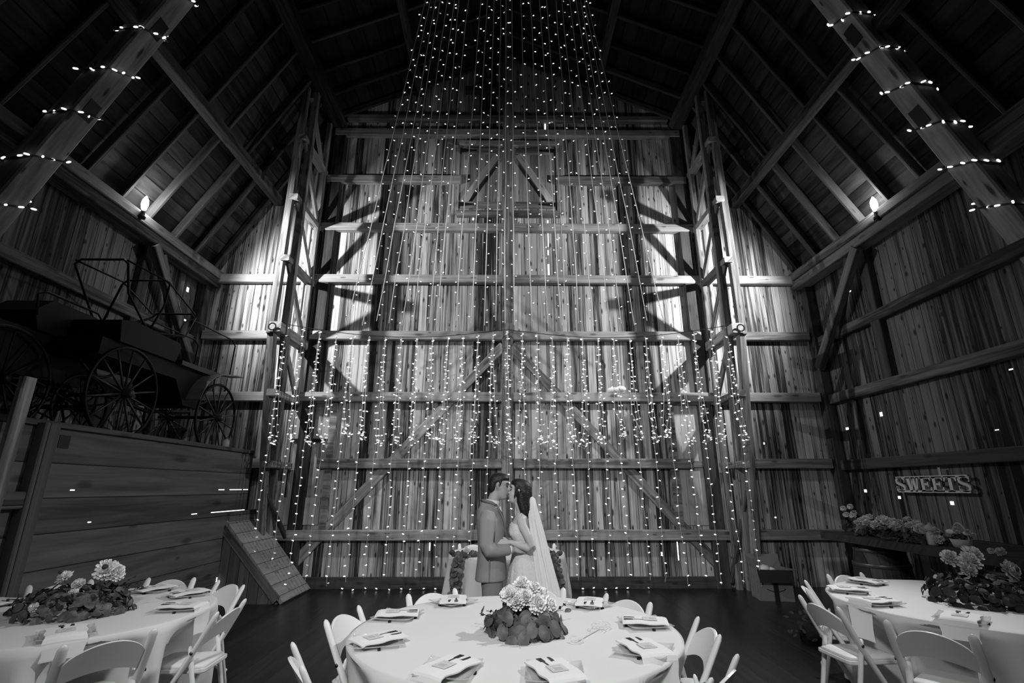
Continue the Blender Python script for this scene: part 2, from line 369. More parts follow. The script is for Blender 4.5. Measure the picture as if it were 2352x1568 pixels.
# ---------------------------------------------------------------- timber towers (ladder-like trusses) either side of the gable
TZ = [onY(686, 318, 7.9).z, onY(676, 455, 7.9).z, onY(665, 595, 7.9).z, onY(645, 752, 7.9).z, onY(625, 897, 7.9).z, onY(610, 1066, 8.3).z]
for s in (-1, 1):
    side = 'left' if s < 0 else 'right'
    tw = thing('timber_tower', 'ladder-like timber truss standing against the gable wall, %s of the hanging lights' % side, 'truss', (s*3.92, 8.6, 0))
    X = 3.86*s
    for dx in (.09, -.07):
        beam('post', (X+s*dx, 7.9+(.16 if dx < 0 else 0), TZ[3]-.1), (X+s*dx*.8, 7.9+(.16 if dx < 0 else 0), KZ-.35), .13, .10, BEAM, tw, up=(0, 1, 0))
    beam('rear_post', (X-s*.03, WY-.2, TZ[4] if s < 0 else .0), (X-s*.03, WY-.2, KZ-.35), .1, .09, BEAM, tw, up=(0, 1, 0))
    beam('rear_post', (X+s*.10, WY-.2, TZ[3]), (X+s*.10, WY-.2, 8.6), .07, .07, BEAM, tw, up=(0, 1, 0))
    fb = [(X+s*.08, 7.92, TZ[3]), (X-s*.06, 8.1, TZ[3])]
    ft = [(s*4.0, 8.62, .86 if s < 0 else 0), (s*3.98, 8.86, .80 if s < 0 else 0)]
    for a, b in zip(fb, ft): beam('lower_post', a, b, .12, .13, BEAM, tw, up=(0, 1, 0))
    beam('lower_post_brace', (s*3.97, 8.5, 1.55), (s*3.75, WY-.1, .8 if s < 0 else .1), .06, .08, BEAMD, tw, up=(0, 1, 0))
    for i, z in enumerate(TZ):
        y0 = 7.87 if i < 4 else 7.87+.7*(TZ[3]-z)/TZ[3]
        beam('tie', (X+s*.0, y0-.04, z), (X, WY-.1, z), .15 if i != 3 else .2, .11 if i != 3 else .17, BEAM, tw)
        if i < 4:
            zl = TZ[i+1] if i < 4 else z
            beam('brace', (X-s*.02, 7.95 if i < 3 else 8.1, z-.05), (X-s*.02, WY-.16, zl+.05), .06, .12, BEAM, tw)
    beam('brace', (X, 8.0, KZ-.5), (X, WY-.16, TZ[0]), .06, .12, BEAM, tw)
    hk = [Vector((X+s*.02, 7.79, TZ[3]-.02))+Vector((.06*math.cos(k), -.01, .06*math.sin(k))) for k in [i*2*math.pi/10 for i in range(11)]]
    obj('ring_hook', MB().tube(hk, .012, 6, cap=False), STEEL, tw, M=wmat(tw).inverted())

# ---------------------------------------------------------------- leaning hewn timbers in the foreground (wrapped with lights further down)
LEAN = []
for s in (-1, 1):
    a = Vector((s*6.22, 5.05, 3.9)); b = Vector((s*4.0, 5.05, 8.85))
    side = 'left' if s < 0 else 'right'
    lt = tag(beam('leaning_timber', a, b, .25, .32, BIGBEAM, None, up=(0, 1, 0), ch=.02), 'thick hewn timber leaning up the %s roof slope, wrapped in fairy lights' % side, 'timber')
    n = Vector((-s*(b.z-a.z), 0, (b.x-a.x)*s*1.0)).normalized()
    for f in (.44, .70, .89):
        c = a.lerp(b, f); inn = Vector((-s*.925, 0, -.38)).normalized()
        M = Matrix((Vector((0, 1, 0)), (b-a).normalized(), inn)).transposed().to_4x4(); M.translation = c+inn*.121
        o = obj('mortise', MB().box((-.07, -.13, 0), (.09, .13, .012)), IRON, lt, M=wmat(lt).inverted() @ M)
    LEAN.append((a, b, s, lt))

# ---------------------------------------------------------------- hay loft on the left: plank partition, deck, stud, ramp
LX = -4.25; LZ = 2.14; LY0 = 2.6; LY1 = 8.42
lf = struct('wall_left_loft', MB().box((LX, LY0, 0), (LX+.05, LY1, LZ)), LOFT)
struct('floor_loft', MB().box((-HX, LY0, LZ-.12), (LX, LY1, LZ-.04)), BEAMD)
obj('top_board', MB().box((LX-.05, LY0, LZ), (LX+.07, LY1, LZ+.05)), LOFT, lf)
beam('stud', (LX+.10, 4.55, 0), (LX+.10, 4.55, LZ+.02), .1, .16, LOFT, lf, up=(0, 1, 0))
beam('rail', (LX+.09, LY0, 1.5), (LX+.09, 4.47, 1.5), .08, .14, LOFT, lf)
obj('mortise', MB().box((LX+.05, 4.74, 1.96), (LX+.056, 4.86, 2.08)), IRON, lf)
for y0, y1, z in ((7.55, 7.7, 1.575), (7.85, 8.2, 1.575), (8.25, 8.40, 1.575), (7.0, 7.12, 1.265), (7.45, 8.38, 1.265), (5.0, 5.05, 1.58), (5.3, 5.34, 1.27)):
    obj('daylight_slit', MB().box((LX+.05, y0, z-.005), (LX+.053, y1, z+.005)), DAY, lf)
tag(beam('upright_plank', (LX+.185, 4.15, 0), (LX+.185, 4.15, 2.5), .06, .12, BEAM, None, up=(0, 1, 0)),
    'pale sawn plank standing upright against the loft partition at the left edge', 'plank')
# ramp hatch
RX0, RX1, RY0, RY1, RH = LX+.03, -3.27, 7.90, 8.90, 1.10
rp = thing('plank_ramp', 'short steep wedge ramp of planks leading from the barn floor up to the loft partition', 'ramp', (RX1, 8.4, 0))
iM = wmat(rp).inverted()
dn = Vector((RH, 0, RX1-RX0)).normalized()*.05
obj('deck', MB().prism([(RX0, RY0-.03, RH), (RX1+.03, RY0-.03, 0), (RX1+.03, RY1, 0), (RX0, RY1, RH)], dn, .05).xf(iM), RAMP, rp)
obj('side_panel', MB().prism([(RX0, RY0, 0), (RX1-.02, RY0, 0), (RX0, RY0, RH-.02)], (0, 1, 0), .04).xf(iM), RAMPS, rp)
obj('side_panel', MB().prism([(RX0, RY1-.06, 0), (RX1-.02, RY1-.06, 0), (RX0, RY1-.06, RH-.02)], (0, 1, 0), .04).xf(iM), RAMPS, rp)
beam('side_rail', (RX0+.02, RY0-.02, RH-.09), (RX1-.03, RY0-.02, .05), .13, .04, SIDEB, rp, up=(0, 1, 0)).rotation_mode = 'QUATERNION'
obj('daylight_slit', MB().prism([(RX0+.02, RY0-.03, .0), (RX0+.04, RY0-.03, 0), (RX0+.03, RY0-.03, .36), (RX0+.015, RY0-.03, .36)], (0, -1, 0), .004), DAY, lf)
obj('top_lip', MB().box((RX0, RY0, RH), (RX0+.06, RY1, RH+.16)).xf(iM), LOFT, rp)

# ---------------------------------------------------------------- floodlights on the wall plates
for P, s, side in ((LAMP_L, -1, 'left'), (LAMP_R, 1, 'right')):
    fl = thing('floodlight', 'small glaring floodlight on the %s wall plate below the rafters' % side, 'lamp', P)
    obj('bulb', MB().lathe([(.006, -.12), (.035, -.08), (.05, 0), (.04, .07), (.008, .14)], 12), BULBBIG, fl, True)
    obj('lamp_base', MB().lathe([(.05, -.24), (.05, -.21), (.03, -.2), (.03, -.12)], 12), IRON, fl)
    obj('bracket', MB().box((-.02+s*.0, -.02, -.26), (s*.12+.02, .02, -.235)), IRON, fl)
# ================================================================ tables, chairs and place settings
TZT = .76
def chair_proto():
    t = thing('folding_chair', 'white folding chair', 'chair')
    seat = MB()
    def sq(x0, x1, y0, y1, z, r):
        pts = []
        for cx, cy, a0 in ((x1-r, y1-r, 0), (x0+r, y1-r, 90), (x0+r, y0+r, 180), (x1-r, y0+r, 270)):
            for k in range(4): a = R(a0+30*k); pts.append(Vector((cx+r*math.cos(a), cy+r*math.sin(a), z)))
        return pts
    seat.rings([sq(-.165, .165, -.19, .19, .425, .03), sq(-.17, .17, -.195, .2, .432, .035), sq(-.17, .17, -.195, .2, .45, .035)])
    obj('seat_frame', seat, WHITE, t)
    obj('seat_pad', MB().rings([sq(-.155, .155, -.18, .185, .45, .04), sq(-.16, .16, -.185, .19, .458, .045), sq(-.15, .15, -.175, .18, .47, .045), sq(-.10, .10, -.12, .13, .474, .04)]), PAD, t, True)
    def line(z): return -.245+.46*(.80-z)/.80-.02*math.sin(math.pi*min(1, z/.8))     # the long stile, y at height z
    for s in (-1, 1):
        zs = [0, .1, .25, .45, .6, .72, .775, .792, .80]; rr = [.024, .025, .026, .027, .027, .027, .025, .017, .005]
        obj('back_post', MB().tube([(s*.205, line(z), z) for z in zs], rr, 10, flat=.62, up=(1, 0, 0)), WHITE, t, True)
        zs = [0, .1, .3, .5, .575, .59]
        obj('rear_leg', MB().tube([(s*.178, -.225+.14*z/.59*(1 if z > .1 else .9), z) for z in zs], [.017, .019, .021, .021, .018, .008], 8, flat=.7, up=(1, 0, 0)), WHITE, t, True)
    n = 14; rings = []
    for i in range(n+1):
        u = i/n*2-1; x = .195*u; c = 1-u*u
        zb, zt = .575+.05*c, .675+.105*c**.7
        yb, yt = line(zb)-.03*c, line(zt)-.035*c
        rings.append([Vector((x, yb-.009, zb)), Vector((x, yb+.009, zb)), Vector((x, yt+.009, zt-.004)), Vector((x, yt, zt)), Vector((x, yt-.009, zt-.004))])
    obj('backrest', MB().rings(rings), WHITE, t)
    obj('stretcher', MB().tube([(-.178, -.205, .16), (.178, -.205, .16)], .013, 8), WHITE, t, True)
    obj('stretcher', MB().tube([(-.205, line(.14), .14), (.205, line(.14), .14)], .013, 8), WHITE, t, True)
    for s in (-1, 1): obj('bolt', MB().ball((s*.232, line(.56), .56), (.006, .011, .011), 8), STEEL, t, True)
    return t
CH0 = chair_proto(); used = [False]
def place_chair(x, y, face, label, group):
    """face: the point (x, y) the sitter would look at"""
    rz = math.atan2(-(face[0]-x), face[1]-y)
    if not used[0]:
        used[0] = True; CH0.location = (x, y, 0); CH0.rotation_euler = (0, 0, rz); CH0['label'] = label; CH0['group'] = group; return CH0
    return dup(CH0, (x, y, 0), rz, label, group)

def cloth_mesh(r, chairs, seed, drop=TZT-.03):
    """round cloth: flat top, rolled edge, hanging folds pushed in where the chairs stand"""
    rnd = random.Random(seed); n = 240; ph = [rnd.uniform(0, 6.28) for _ in range(4)]
    mb = MB(); rings = []
    for rr in (.02, .25, .5, .75, .92, .975): rings.append([Vector((r*rr*math.cos(2*math.pi*k/n), r*rr*math.sin(2*math.pi*k/n), TZT+.004)) for k in range(n)])
    for i in range(15):
        t = i/14; ring = []
        for k in range(n):
            a = 2*math.pi*k/n
            push = 0
            for ca in chairs:
                d = (a-ca+math.pi) % (2*math.pi)-math.pi
                push = max(push, math.exp(-(d/.27)**4))
            fold = math.sin(11*a+ph[0])*.5+math.sin(17*a+ph[1])*.35+math.sin(29*a+ph[2])*.3
            low = min(1, max(0, (t-.04)*1.6))
            rad = r+.012*min(1, t*12)+low*(.06*fold+.025)-push*(.42*min(1, max(0, (t-.03)/.35)))*r/1.0
            ring.append(Vector((rad*math.cos(a), rad*math.sin(a), TZT-.003-drop*t if i else TZT-.001)))
        rings.append(ring)
    mb.rings(list(reversed(rings)), cap=False)
    b = len(mb.v)-n
    mb.f.append(tuple(range(b, b+n))); mb.m.append(0)
    return mb
def round_table(x, y, r, chairs, seed, label, clabel):
    t = thing('round_table', label, 'table', (x, y, 0), 0)
    obj('tabletop', MB().lathe([(.01, TZT-.035), (r-.02, TZT-.035), (r-.012, TZT-.018), (r-.02, TZT-.002), (.01, TZT-.002)], 64), RAMP, t)
    for a in (45, 135, 225, 315):
        obj('leg', MB().tube([(.32*math.cos(R(a)), .32*math.sin(R(a)), TZT-.035), (.36*math.cos(R(a)), .36*math.sin(R(a)), 0)], .016, 8), IRON, t, True)
    c = obj('tablecloth', cloth_mesh(r, chairs, seed), CLOTH, None, True); c.location = (x, y, 0)
    tag(c, clabel, 'tablecloth')
    return t

# ---- place settings: square plate, folded napkin, paper band, fork and knife
PLATE = sheer('clear_plate', .75, .45, .12)
PAPER = grey('paper_band', .62, .7, .2); PRINT = grey('print_ink', .48, .7)
def plate_mesh():
    n = 8; h = .135; v = []; f = []
    for i in range(n+1):
        for j in range(n+1):
            x = -h+2*h*i/n; y = -h+2*h*j/n; e = max(abs(x), abs(y))/h; co = (abs(x)*abs(y))/h/h
            v.append((x, y, .006+.016*max(0, (e-.55)/.45)**1.5+.006*co**4))
    for i in range(n):
        for j in range(n): a = i*(n+1)+j; f.append((a, a+n+1, a+n+2, a+1))
    m = MB().add(v, f); top = len(m.v)
    m.add([(x, y, z-.005) for x, y, z in v], [tuple(reversed(q)) for q in f])
    rim = [i*(n+1) for i in range(n+1)]+[n*(n+1)+j for j in range(1, n+1)]+[i*(n+1)+n for i in range(n-1, -1, -1)]+[j for j in range(n-1, 0, -1)]
    for a, b in zip(rim, rim[1:]+rim[:1]): m.f.append((a, b, b+top, a+top)); m.m.append(0)
    return m.mesh('plate', PLATE, True)
def foot_mesh():
    m = MB()
    m.box((-.008, -.008, .0), (.008, .008, .012))
    return m.mesh('foot', IRON)
def napkin_mesh(l0, l1, w=.075, over=0, drop=.12):
    """folded strip of cloth lying on the plate; over = length beyond which it hangs down past the table edge"""
    ys = [l1-(l1-l0)*i/12 for i in range(13)]; R_ = []
    pts = []
    for y in ys:
        z = .027+.0012*math.sin(y*40)
        if abs(y) > .137: z = .022
        pts.append((y, z))
    if over:
        y0 = pts[-1][0]
        for k in range(1, 8):
            a = min(1, k/2.0); pts.append((y0-.018*a-.002*k, .018-.004*k if k < 2 else .014-drop*(k-1)/6))
    for i, (y, z) in enumerate(pts):
        w_ = w*(1+.05*math.sin(i)); ring = [Vector((-w_, y, z)), Vector((-w_*.3, y, z+.003)), Vector((w_*.4, y, z+.004)), Vector((w_, y, z+.001)), Vector((w_, y, z+.007)), Vector((w_*.3, y, z+.012)), Vector((-w_*.4, y, z+.011)), Vector((-w_, y, z+.007))]
        R_.append(ring)
    return MB().rings(R_).mesh('napkin', NAP)
def band_mesh():
    m = MB().box((-.04, -.075, .040), (.04, .012, .0425)); m.box((-.02, -.058, .0425), (.02, -.028, .0432), 1); m.box((-.03, -.066, .0425), (.03, -.064, .0432), 1); m.box((-.026, -.01, .0425), (.026, -.007, .0432), 1)
    return m.mesh('band', [PAPER, PRINT])
def fork_mesh():
    m = MB().box((-.006, -.085, .0365), (.006, .05, .0395)); m.box((-.013, .05, .0365), (.013, .062, .0395))
    for x in (-.0105, -.0035, .0035, .0105): m.box((x-.0023, .062, .0365), (x+.0023, .105, .0395))
    return m.mesh('fork', STEEL)
def knife_mesh():
    out = [(-.007, -.085), (.007, -.085), (.006, .0), (.011, .03), (.0125, .075), (.006, .105), (-.006, .11), (-.0085, .0)]
    return MB().prism([(x, y, .0365) for x, y in out], (0, 0, 1), .003).mesh('knife', STEEL)
PM, FM, BM, FKM, KNM = plate_mesh(), foot_mesh(), band_mesh(), fork_mesh(), knife_mesh()
NAPS = {}
def setting(tx, ty, r, az, spin, where, gname, over=0, rot2=0, drop=.12):
    """az: degrees clockwise from far side; spin turns the plate"""
    x = tx+r*math.sin(R(az)); y = ty+r*math.cos(R(az)); z = TZT+.004
    rz = -R(az)+math.pi            # local +y looks at the table centre
    p = thing('square_plate', 'clear square plate %s' % where, 'plate', (x, y, z), rz+R(spin), 'square plates on '+gname)
    obj('dish', PM, None, p); [obj('foot', FM, None, p, M=Matrix.Translation(q)) for q in ((0, -.128, 0), (0, .128, 0), (-.128, 0, 0), (.128, 0, 0))]
    key = (over, drop)
    if key not in NAPS: NAPS[key] = napkin_mesh(-.14 if not over else -over, .14, .095, over, drop)
    def put(name, me, lab, cat, grp, dx=0, dy=.0, a=0, dz=0):
        o = obj(name, me, None); q = Matrix.Rotation(rz+R(rot2), 4, 'Z') @ Vector((dx, dy, 0))
        o.location = (x+q.x, y+q.y, z+dz); o.rotation_euler = (0, 0, rz+R(rot2)+R(a)); return tag(o, lab, cat, grp)
    put('napkin', NAPS[key], 'folded white napkin %s' % where, 'napkin', 'napkins on '+gname)
    put('fork', FKM, 'dark fork %s' % where, 'fork', 'forks on '+gname, -.02, .025, 3)
    put('knife', KNM, 'dark knife %s' % where, 'knife', 'knives on '+gname, .018, .022, -5)
    put('paper_band', BM, 'printed cutlery band %s' % where, 'paper band', 'paper bands on '+gname)

# ---- centre table
TC = (.05, 3.45, 1.0)
ch = [(-34, .93, 'behind the centre table, left of the flowers'), (11, .92, 'directly behind the flowers of the centre table'), (51, .88, 'behind the centre table, right of the flowers'),
      (94, .94, 'at the right edge of the centre table'), (129, 1.02, 'nearest the camera on the right of the centre table'), (-77, .94, 'at the left edge of the centre table'), (-118, 1.02, 'nearest the camera on the left of the centre table')]
azs = [math.pi/2-R(a) for a, r, w in ch]
round_table(*TC, azs, 1, 'round table hidden under the white cloth in the centre foreground', 'smooth white cloth on the round table in the centre foreground')
for a, r, w in ch:
    place_chair(TC[0]+r*math.sin(R(a)), TC[1]+r*math.cos(R(a)), TC[:2], 'white folding chair %s' % w, 'folding chairs round the centre table')
for az, sp, rot2, w, ov in ((-71, 8, 25, 'at the left of the centre table, farther of two', 0), (-112, -6, 20, 'at the left of the centre table, nearer of two', 0), (-33, 10, -30, 'at the back of the centre table, left of the flowers', 0),
                        (43, -12, 30, 'at the back of the centre table, right of the flowers', 0), (86, 5, -15, 'at the right of the centre table, farther of two', 0), (125, 8, -40, 'at the right of the centre table, nearer of two', .14),
                        (-157, 12, -12, 'at the front of the centre table, left of centre', .15), (168, -16, 8, 'at the front of the centre table, right of centre', .15)):
    setting(TC[0], TC[1], .83, az, sp, w, 'the centre table', ov, rot2)

# ---- left table
TL = (-3.08, 3.88, .92)
ch = [(-42, 1.05, 'at the far left behind the left table'), (-2, .95, 'behind the left table, right of its flowers'), (34, .90, 'at the back right of the left table, by the ramp'),
      (87, .88, 'at the right of the left table, seen side on'), (130, .88, 'nearest the camera at the left table, its back to us')]
azs = [math.pi/2-R(a) for a, r, w in ch]
round_table(*TL, azs, 2, 'round table hidden under the white cloth at the left', 'white cloth with long hanging folds on the round table at the left')
for a, r, w in ch:
    place_chair(TL[0]+r*math.sin(R(a)), TL[1]+r*math.cos(R(a)), TL[:2], 'white folding chair %s' % w, 'folding chairs round the left table')
for az, sp, rot2, w, ov, dr in ((8, 10, -20, 'at the back of the left table, nearest the flowers', 0, 0), (42, -10, 10, 'at the back right of the left table', 0, 0), (83, 5, -5, 'at the right edge of the left table', .13, .24),
                        (140, 0, 0, 'at the front of the left table, behind the near chair', .14, .1), (-118, 8, 10, 'cut off at the far left edge, nearer one', 0, 0), (-72, 8, 10, 'cut off at the far left edge, farther one', 0, 0)):
    setting(TL[0], TL[1], .75, az, sp, w, 'the left table', ov, rot2, dr)

# ---- right table
TR = (3.6, 4.15, 1.0)
ch = [(-15, .90, 'behind the right table, left of its flowers'), (38, .9, 'behind the right table, hidden by its flowers'), (-61, .90, 'at the back left of the right table'), (-95, 1.06, 'at the left of the right table, seen side on'),
      (-128, 1.12, 'nearest the camera at the right table, its back to us')]
azs = [math.pi/2-R(a) for a, r, w in ch]
round_table(*TR, azs, 3, 'round table hidden under the white cloth at the right', 'dim white cloth with deep folds on the round table at the right')
for a, r, w in ch:
    place_chair(TR[0]+r*math.sin(R(a)), TR[1]+r*math.cos(R(a)), TR[:2], 'white folding chair %s' % w, 'folding chairs round the right table')
for az, sp, rot2, w, ov, dr in ((-62, -10, 10, 'at the far left of the right table', 0, 0), (-22, 14, 0, 'at the back of the right table', 0, 0), (-94, 6, 8, 'at the left edge of the right table', .13, .24),
                        (-132, 0, 0, 'at the front of the right table, behind the near chair', .14, .1)):
    setting(TR[0], TR[1], .83, az, sp, w, 'the right table', ov, rot2, dr)

# ---- sweetheart table behind the couple
TS = (.0, 7.28, .78)
round_table(*TS, [math.pi/2-.5, math.pi/2+.5], 4, 'small round table hidden under the white cloth behind the couple', 'white cloth to the floor on the small round table behind the couple')
for x, w in ((-.47, 'left'), (.47, 'right')):
    place_chair(x, 7.78, (x*.8, 7.2), 'white folding chair at the back of the small table, %s of the couple' % w, 'folding chairs behind the small table')
# ================================================================ fairy lights
def bulb_mesh(L, r, stub, dim=False):
    m = MB()
    if stub: m.tube([(0, 0, 0), (L*.55, 0, .004)], r*.45, 5, 1)
    x0 = L*.5 if stub else 0
    m.tube([(x0, 0, .004), (x0+(L-x0)*.25, 0, .004), (x0+(L-x0)*.8, 0, .004), (L, 0, .004)], [r*.6, r, r, r*.45], 6)
    return m.mesh('bulb', [BULBDIM if dim else BULB, CORD])
BM_TICK = bulb_mesh(.058, .0082, True); BM_CURT = bulb_mesh(.036, .0088, False); BM_BIG = bulb_mesh(.055, .013, False)
BM_TICK2 = bulb_mesh(.056, .0075, True, True); BM_CURT2 = bulb_mesh(.034, .008, False, True)
rl = random.Random(11)
def put_bulb(par, me, p, flip=None):
    if me is BM_TICK and rl.random() < .3: me = BM_TICK2
    if me is BM_CURT and rl.random() < .25: me = BM_CURT2
    o = bpy.data.objects.new('bulb', me); C.objects.link(o); o.parent = par
    q = Vector(p)-par.location
    side = flip if flip is not None else rl.choice((0, math.pi))
    o.location = q; o.rotation_euler = (0, rl.uniform(-.45, .35), side+rl.uniform(-.7, .7)); return o
def path_points(pts, step, start):
    """points every `step` along a polyline"""
    out = []; need = start
    for a, b in zip(pts, pts[1:]):
        L = (b-a).length
        while need <= L: out.append(a.lerp(b, need/L)); need += step
        need -= L
    return out
# --- the fan of straight strands from the ridge down to the carrier wire
XB = [797, 833, 866, 893, 925, 950, 985, 1003, 1046, 1082, 1112, 1139, 1159, 1181, 1222, 1258, 1289, 1302, 1330, 1364, 1399, 1428, 1457, 1487, 1525]
XT = [978, 988, 1002, 1012, 1028, 1043, 1055, 1076, 1104, 1119, 1135, 1150, 1163, 1176, 1196, 1217, 1239, 1255, 1277, 1290, 1310, 1324, 1334, 1342, 1348]
NF = len(XB)
for i in range(NF):
    bot = onY(XB[i], 742+6*math.sin(i*2.1), 8.35)
    top = Vector(((XT[i]-1165)/190*.55, 3.6, RZ-.25))
    # aim the strand so that it passes over the spot where it leaves the picture
    mid = onY(XT[i], 0, 6.55); d = (mid-bot); top = bot+d*((RZ-.30-bot.z)/d.z)
    st = thing('string_light', '%s fairy light strand from the left in the fan under the ridge' % ORD[i], 'string light', bot, 0, 'fairy light strands of the fan')
    a = bot+Vector((0, 0, 0)); pts = [a.lerp(top, k/8)+Vector((rl.uniform(-.012, .012), 0, 0)) for k in range(9)]
    obj('cord', MB().tube([p-bot for p in pts], 0.0072, 4), CORD, st)
    for p in path_points(pts, .20, rl.uniform(.02, .15)):
        if p.z < 9.8: put_bulb(st, BM_TICK, p)
# --- the curtain: drops of light from a wire slung between the towers and the centre post
wz = lambda x: 4.29+.13*(1-abs(x)/3.9)-.20*math.sin(math.pi*abs(x)/3.9)
wy = lambda x: 8.74-.74*abs(x)/3.9
wt = tag(obj('carrier_wire', MB().tube([(x, wy(x), wz(x)) for x in [-3.84+7.68*k/32 for k in range(33)]], .006, 5), CORDD),
         'thin wire slung from tower to tower that carries the curtain of lights', 'wire')
ND = 29
for i in range(ND):
    x = -3.76+7.52*i/(ND-1); P = Vector((x, wy(x), wz(x)))
    st = thing('string_light', '%s hanging fairy light drop from the left in the curtain' % ORD[i], 'string light', P, 0, 'fairy light drops of the curtain')
    main = [Vector((x, wy(x), wz(x)))]; zend = .16+rl.uniform(0, .18); xx = x; k = 0
    lean = rl.uniform(-.10, -.04) if x < 0 else rl.uniform(.0, .08)
    while main[-1].z > zend+.001:
        k += 1; z = P.z-.35*k; f = (P.z-z)/4
        main.append(Vector((x+lean*f+rl.uniform(-.018, .018), P.y+.02*f, max(z, zend))))
    obj('cord', MB().tube([p-P for p in main], .0042, 4), CORD, st)
    for p in path_points(main, .14, .06): put_bulb(st, BM_CURT, p+Vector((rl.uniform(-.015, .015), 0, rl.uniform(-.03, .03))))
    # the doubled upper half: a second run that gathers into a loose knot
    zk = 2.42+rl.uniform(-.08, .10); w = rl.uniform(.05, .10)*(1 if rl.random() < .6 else -1)
    loop = [P+Vector((.015, 0, -.02))]
    for q in range(1, 7): f = q/6; loop.append(Vector((x+w*f*f, P.y-.02*f, P.z+(zk+.12-P.z)*f)))
    kc = Vector((x+w*.6, P.y-.03, zk))
    for q in range(9): a = q*2.0+i; loop.append(kc+Vector((.075*math.cos(a), .03*math.sin(a*1.3), .06*math.sin(a*.9)-.012*q)))
    for q in range(1, 5): f = q/4; loop.append(Vector((x-w*.5*(1-f*.3), P.y+.01, zk+.05+(P.z-.5-zk)*f)))
    obj('cord', MB().tube([p-P for p in loop], .0042, 4), CORD, st)
    for p in path_points(loop, .125, .05): put_bulb(st, BM_CURT, p+Vector((rl.uniform(-.02, .02), 0, rl.uniform(-.02, .02))))
# --- bulbs imitating the curtain's floor reflections along the foot of the gable wall
pts = [Vector((-2.9+5.6*k/40, 8.88+.03*math.sin(k*1.7), .02)) for k in range(41)]
st = thing('string_light', 'bulbs imitating reflections of the curtain lights on the floor along the gable wall', 'string light', (0, 8.88, 0))
obj('cord', MB().tube([p-st.location for p in pts], .004, 4), CORDD, st)
for p in path_points(pts, .19, .05):
    if rl.random() < .75: put_bulb(st, BM_CURT, p)
# --- strings wound round the leaning timbers
for a, b, s, lt in LEAN:
    t = (b-a).normalized(); e1 = Vector((0, 1, 0)); e2 = t.cross(e1).normalized()
    hw1, hw2 = .16+.014, .125+.014
    turns = 8 if s < 0 else 9; pts = []
    L = (b-a).length; corners = [(-1, -1), (1, -1), (1, 1), (-1, 1)]
    n = turns*4
    for k in range(n):
        f = (k/n)*1.02+.03; c = corners[k % 4 if s < 0 else (4-k) % 4]
        pts.append(a+t*(L*min(f, .995))+e1*(c[0]*hw1)+e2*(c[1]*hw2))
    st = thing('string_light', 'dark cord of bright lights wound round the leaning timber on the %s' % ('left' if s < 0 else 'right'), 'string light', pts[0])
    obj('cord', MB().tube([p-pts[0] for p in pts], .011, 5), CORDD, st)
    for p in path_points(pts, .128, .03): put_bulb(st, BM_BIG, p+(p-(a+t*(p-a).dot(t))).normalized()*.012)
# ================================================================ flowers and greenery
LEAF = grey('eucalyptus_leaf', .11, .55, .3, vary=.5, bscale=14); LEAFD = grey('dark_leaf', .035, .6, .25, vary=.5, bscale=14)
PETAL = grey('white_petal', .92, .7, .2, vary=.12, bscale=30); PETALG = grey('pale_petal', .58, .75, .2, vary=.15, bscale=30); HEARTM = grey('flower_heart', .05, .8)
TWIG = grey('twig', .10, .8); BASK = wood('log_slice', .03, .12, 1, 2, None, knot=.3)
rf = random.Random(5)
def leaf(mb, c, nrm, L, Wd, roll=0, bend=.2):
    n = Vector(nrm).normalized(); x = n.orthogonal().normalized(); x = Matrix.Rotation(roll, 3, n) @ x; y = n.cross(x); c = Vector(c)
    out = [c+n*(-bend*.25*L)]
    b = []
    for k in range(10):
        a = 2*math.pi*k/10; px, py = L*.5*math.cos(a), Wd*.5*math.sin(a)
        b.append(c+x*px+y*py-n*(bend*(px*px+py*py)/L*1.2))
    v = [c+n*.003]+b+[p-n*.0015 for p in b]; f = [(0, 1+k, 1+(k+1) % 10) for k in range(10)]+[tuple(range(20, 10, -1))]
    mb.add(v, f)
def bloom(mb, c, nrm, r, layers=4, heart=False, n0=14):
    """layered dahlia-like flower head"""
    n = Vector(nrm).normalized(); x = n.orthogonal().normalized(); y = n.cross(x); c = Vector(c)
    layers = layers+1
    for l in range(layers):
        k = n0-2*l+2; el = .05+.30*l; rr = r*(1-.13*l)
        for i in range(max(k, 5)):
            a = 2*math.pi*(i+.5*(l % 2))/max(k, 5)+rf.uniform(-.1, .1); d = x*math.cos(a)+y*math.sin(a); t = -x*math.sin(a)+y*math.cos(a)
            e_ = el+rf.uniform(-.12, .12); q = d*math.cos(e_)+n*math.sin(e_); up = n*math.cos(e_)-d*math.sin(e_); w = rr*4.6/max(k, 5)
            p0 = c+n*(.007*l); g_ = rr*rf.uniform(.88, 1.06)
            mb.add([p0-t*w*.25, p0+t*w*.25, p0+q*g_*.62+t*w*.55+up*.010, p0+q*g_*.92+t*w*.36+up*g_*.16, p0+q*g_*.92-t*w*.36+up*g_*.16, p0+q*g_*.62-t*w*.55+up*.010, p0+q*g_*.6-up*.004], [(0, 1, 2, 6), (6, 2, 3), (6, 3, 4), (6, 4, 5), (0, 6, 5)])
    if heart: mb.ball(c+n*(.012*layers), r*.22, 8, 1)
    else: mb.ball(c+n*(.004*layers), r*.3, 8)
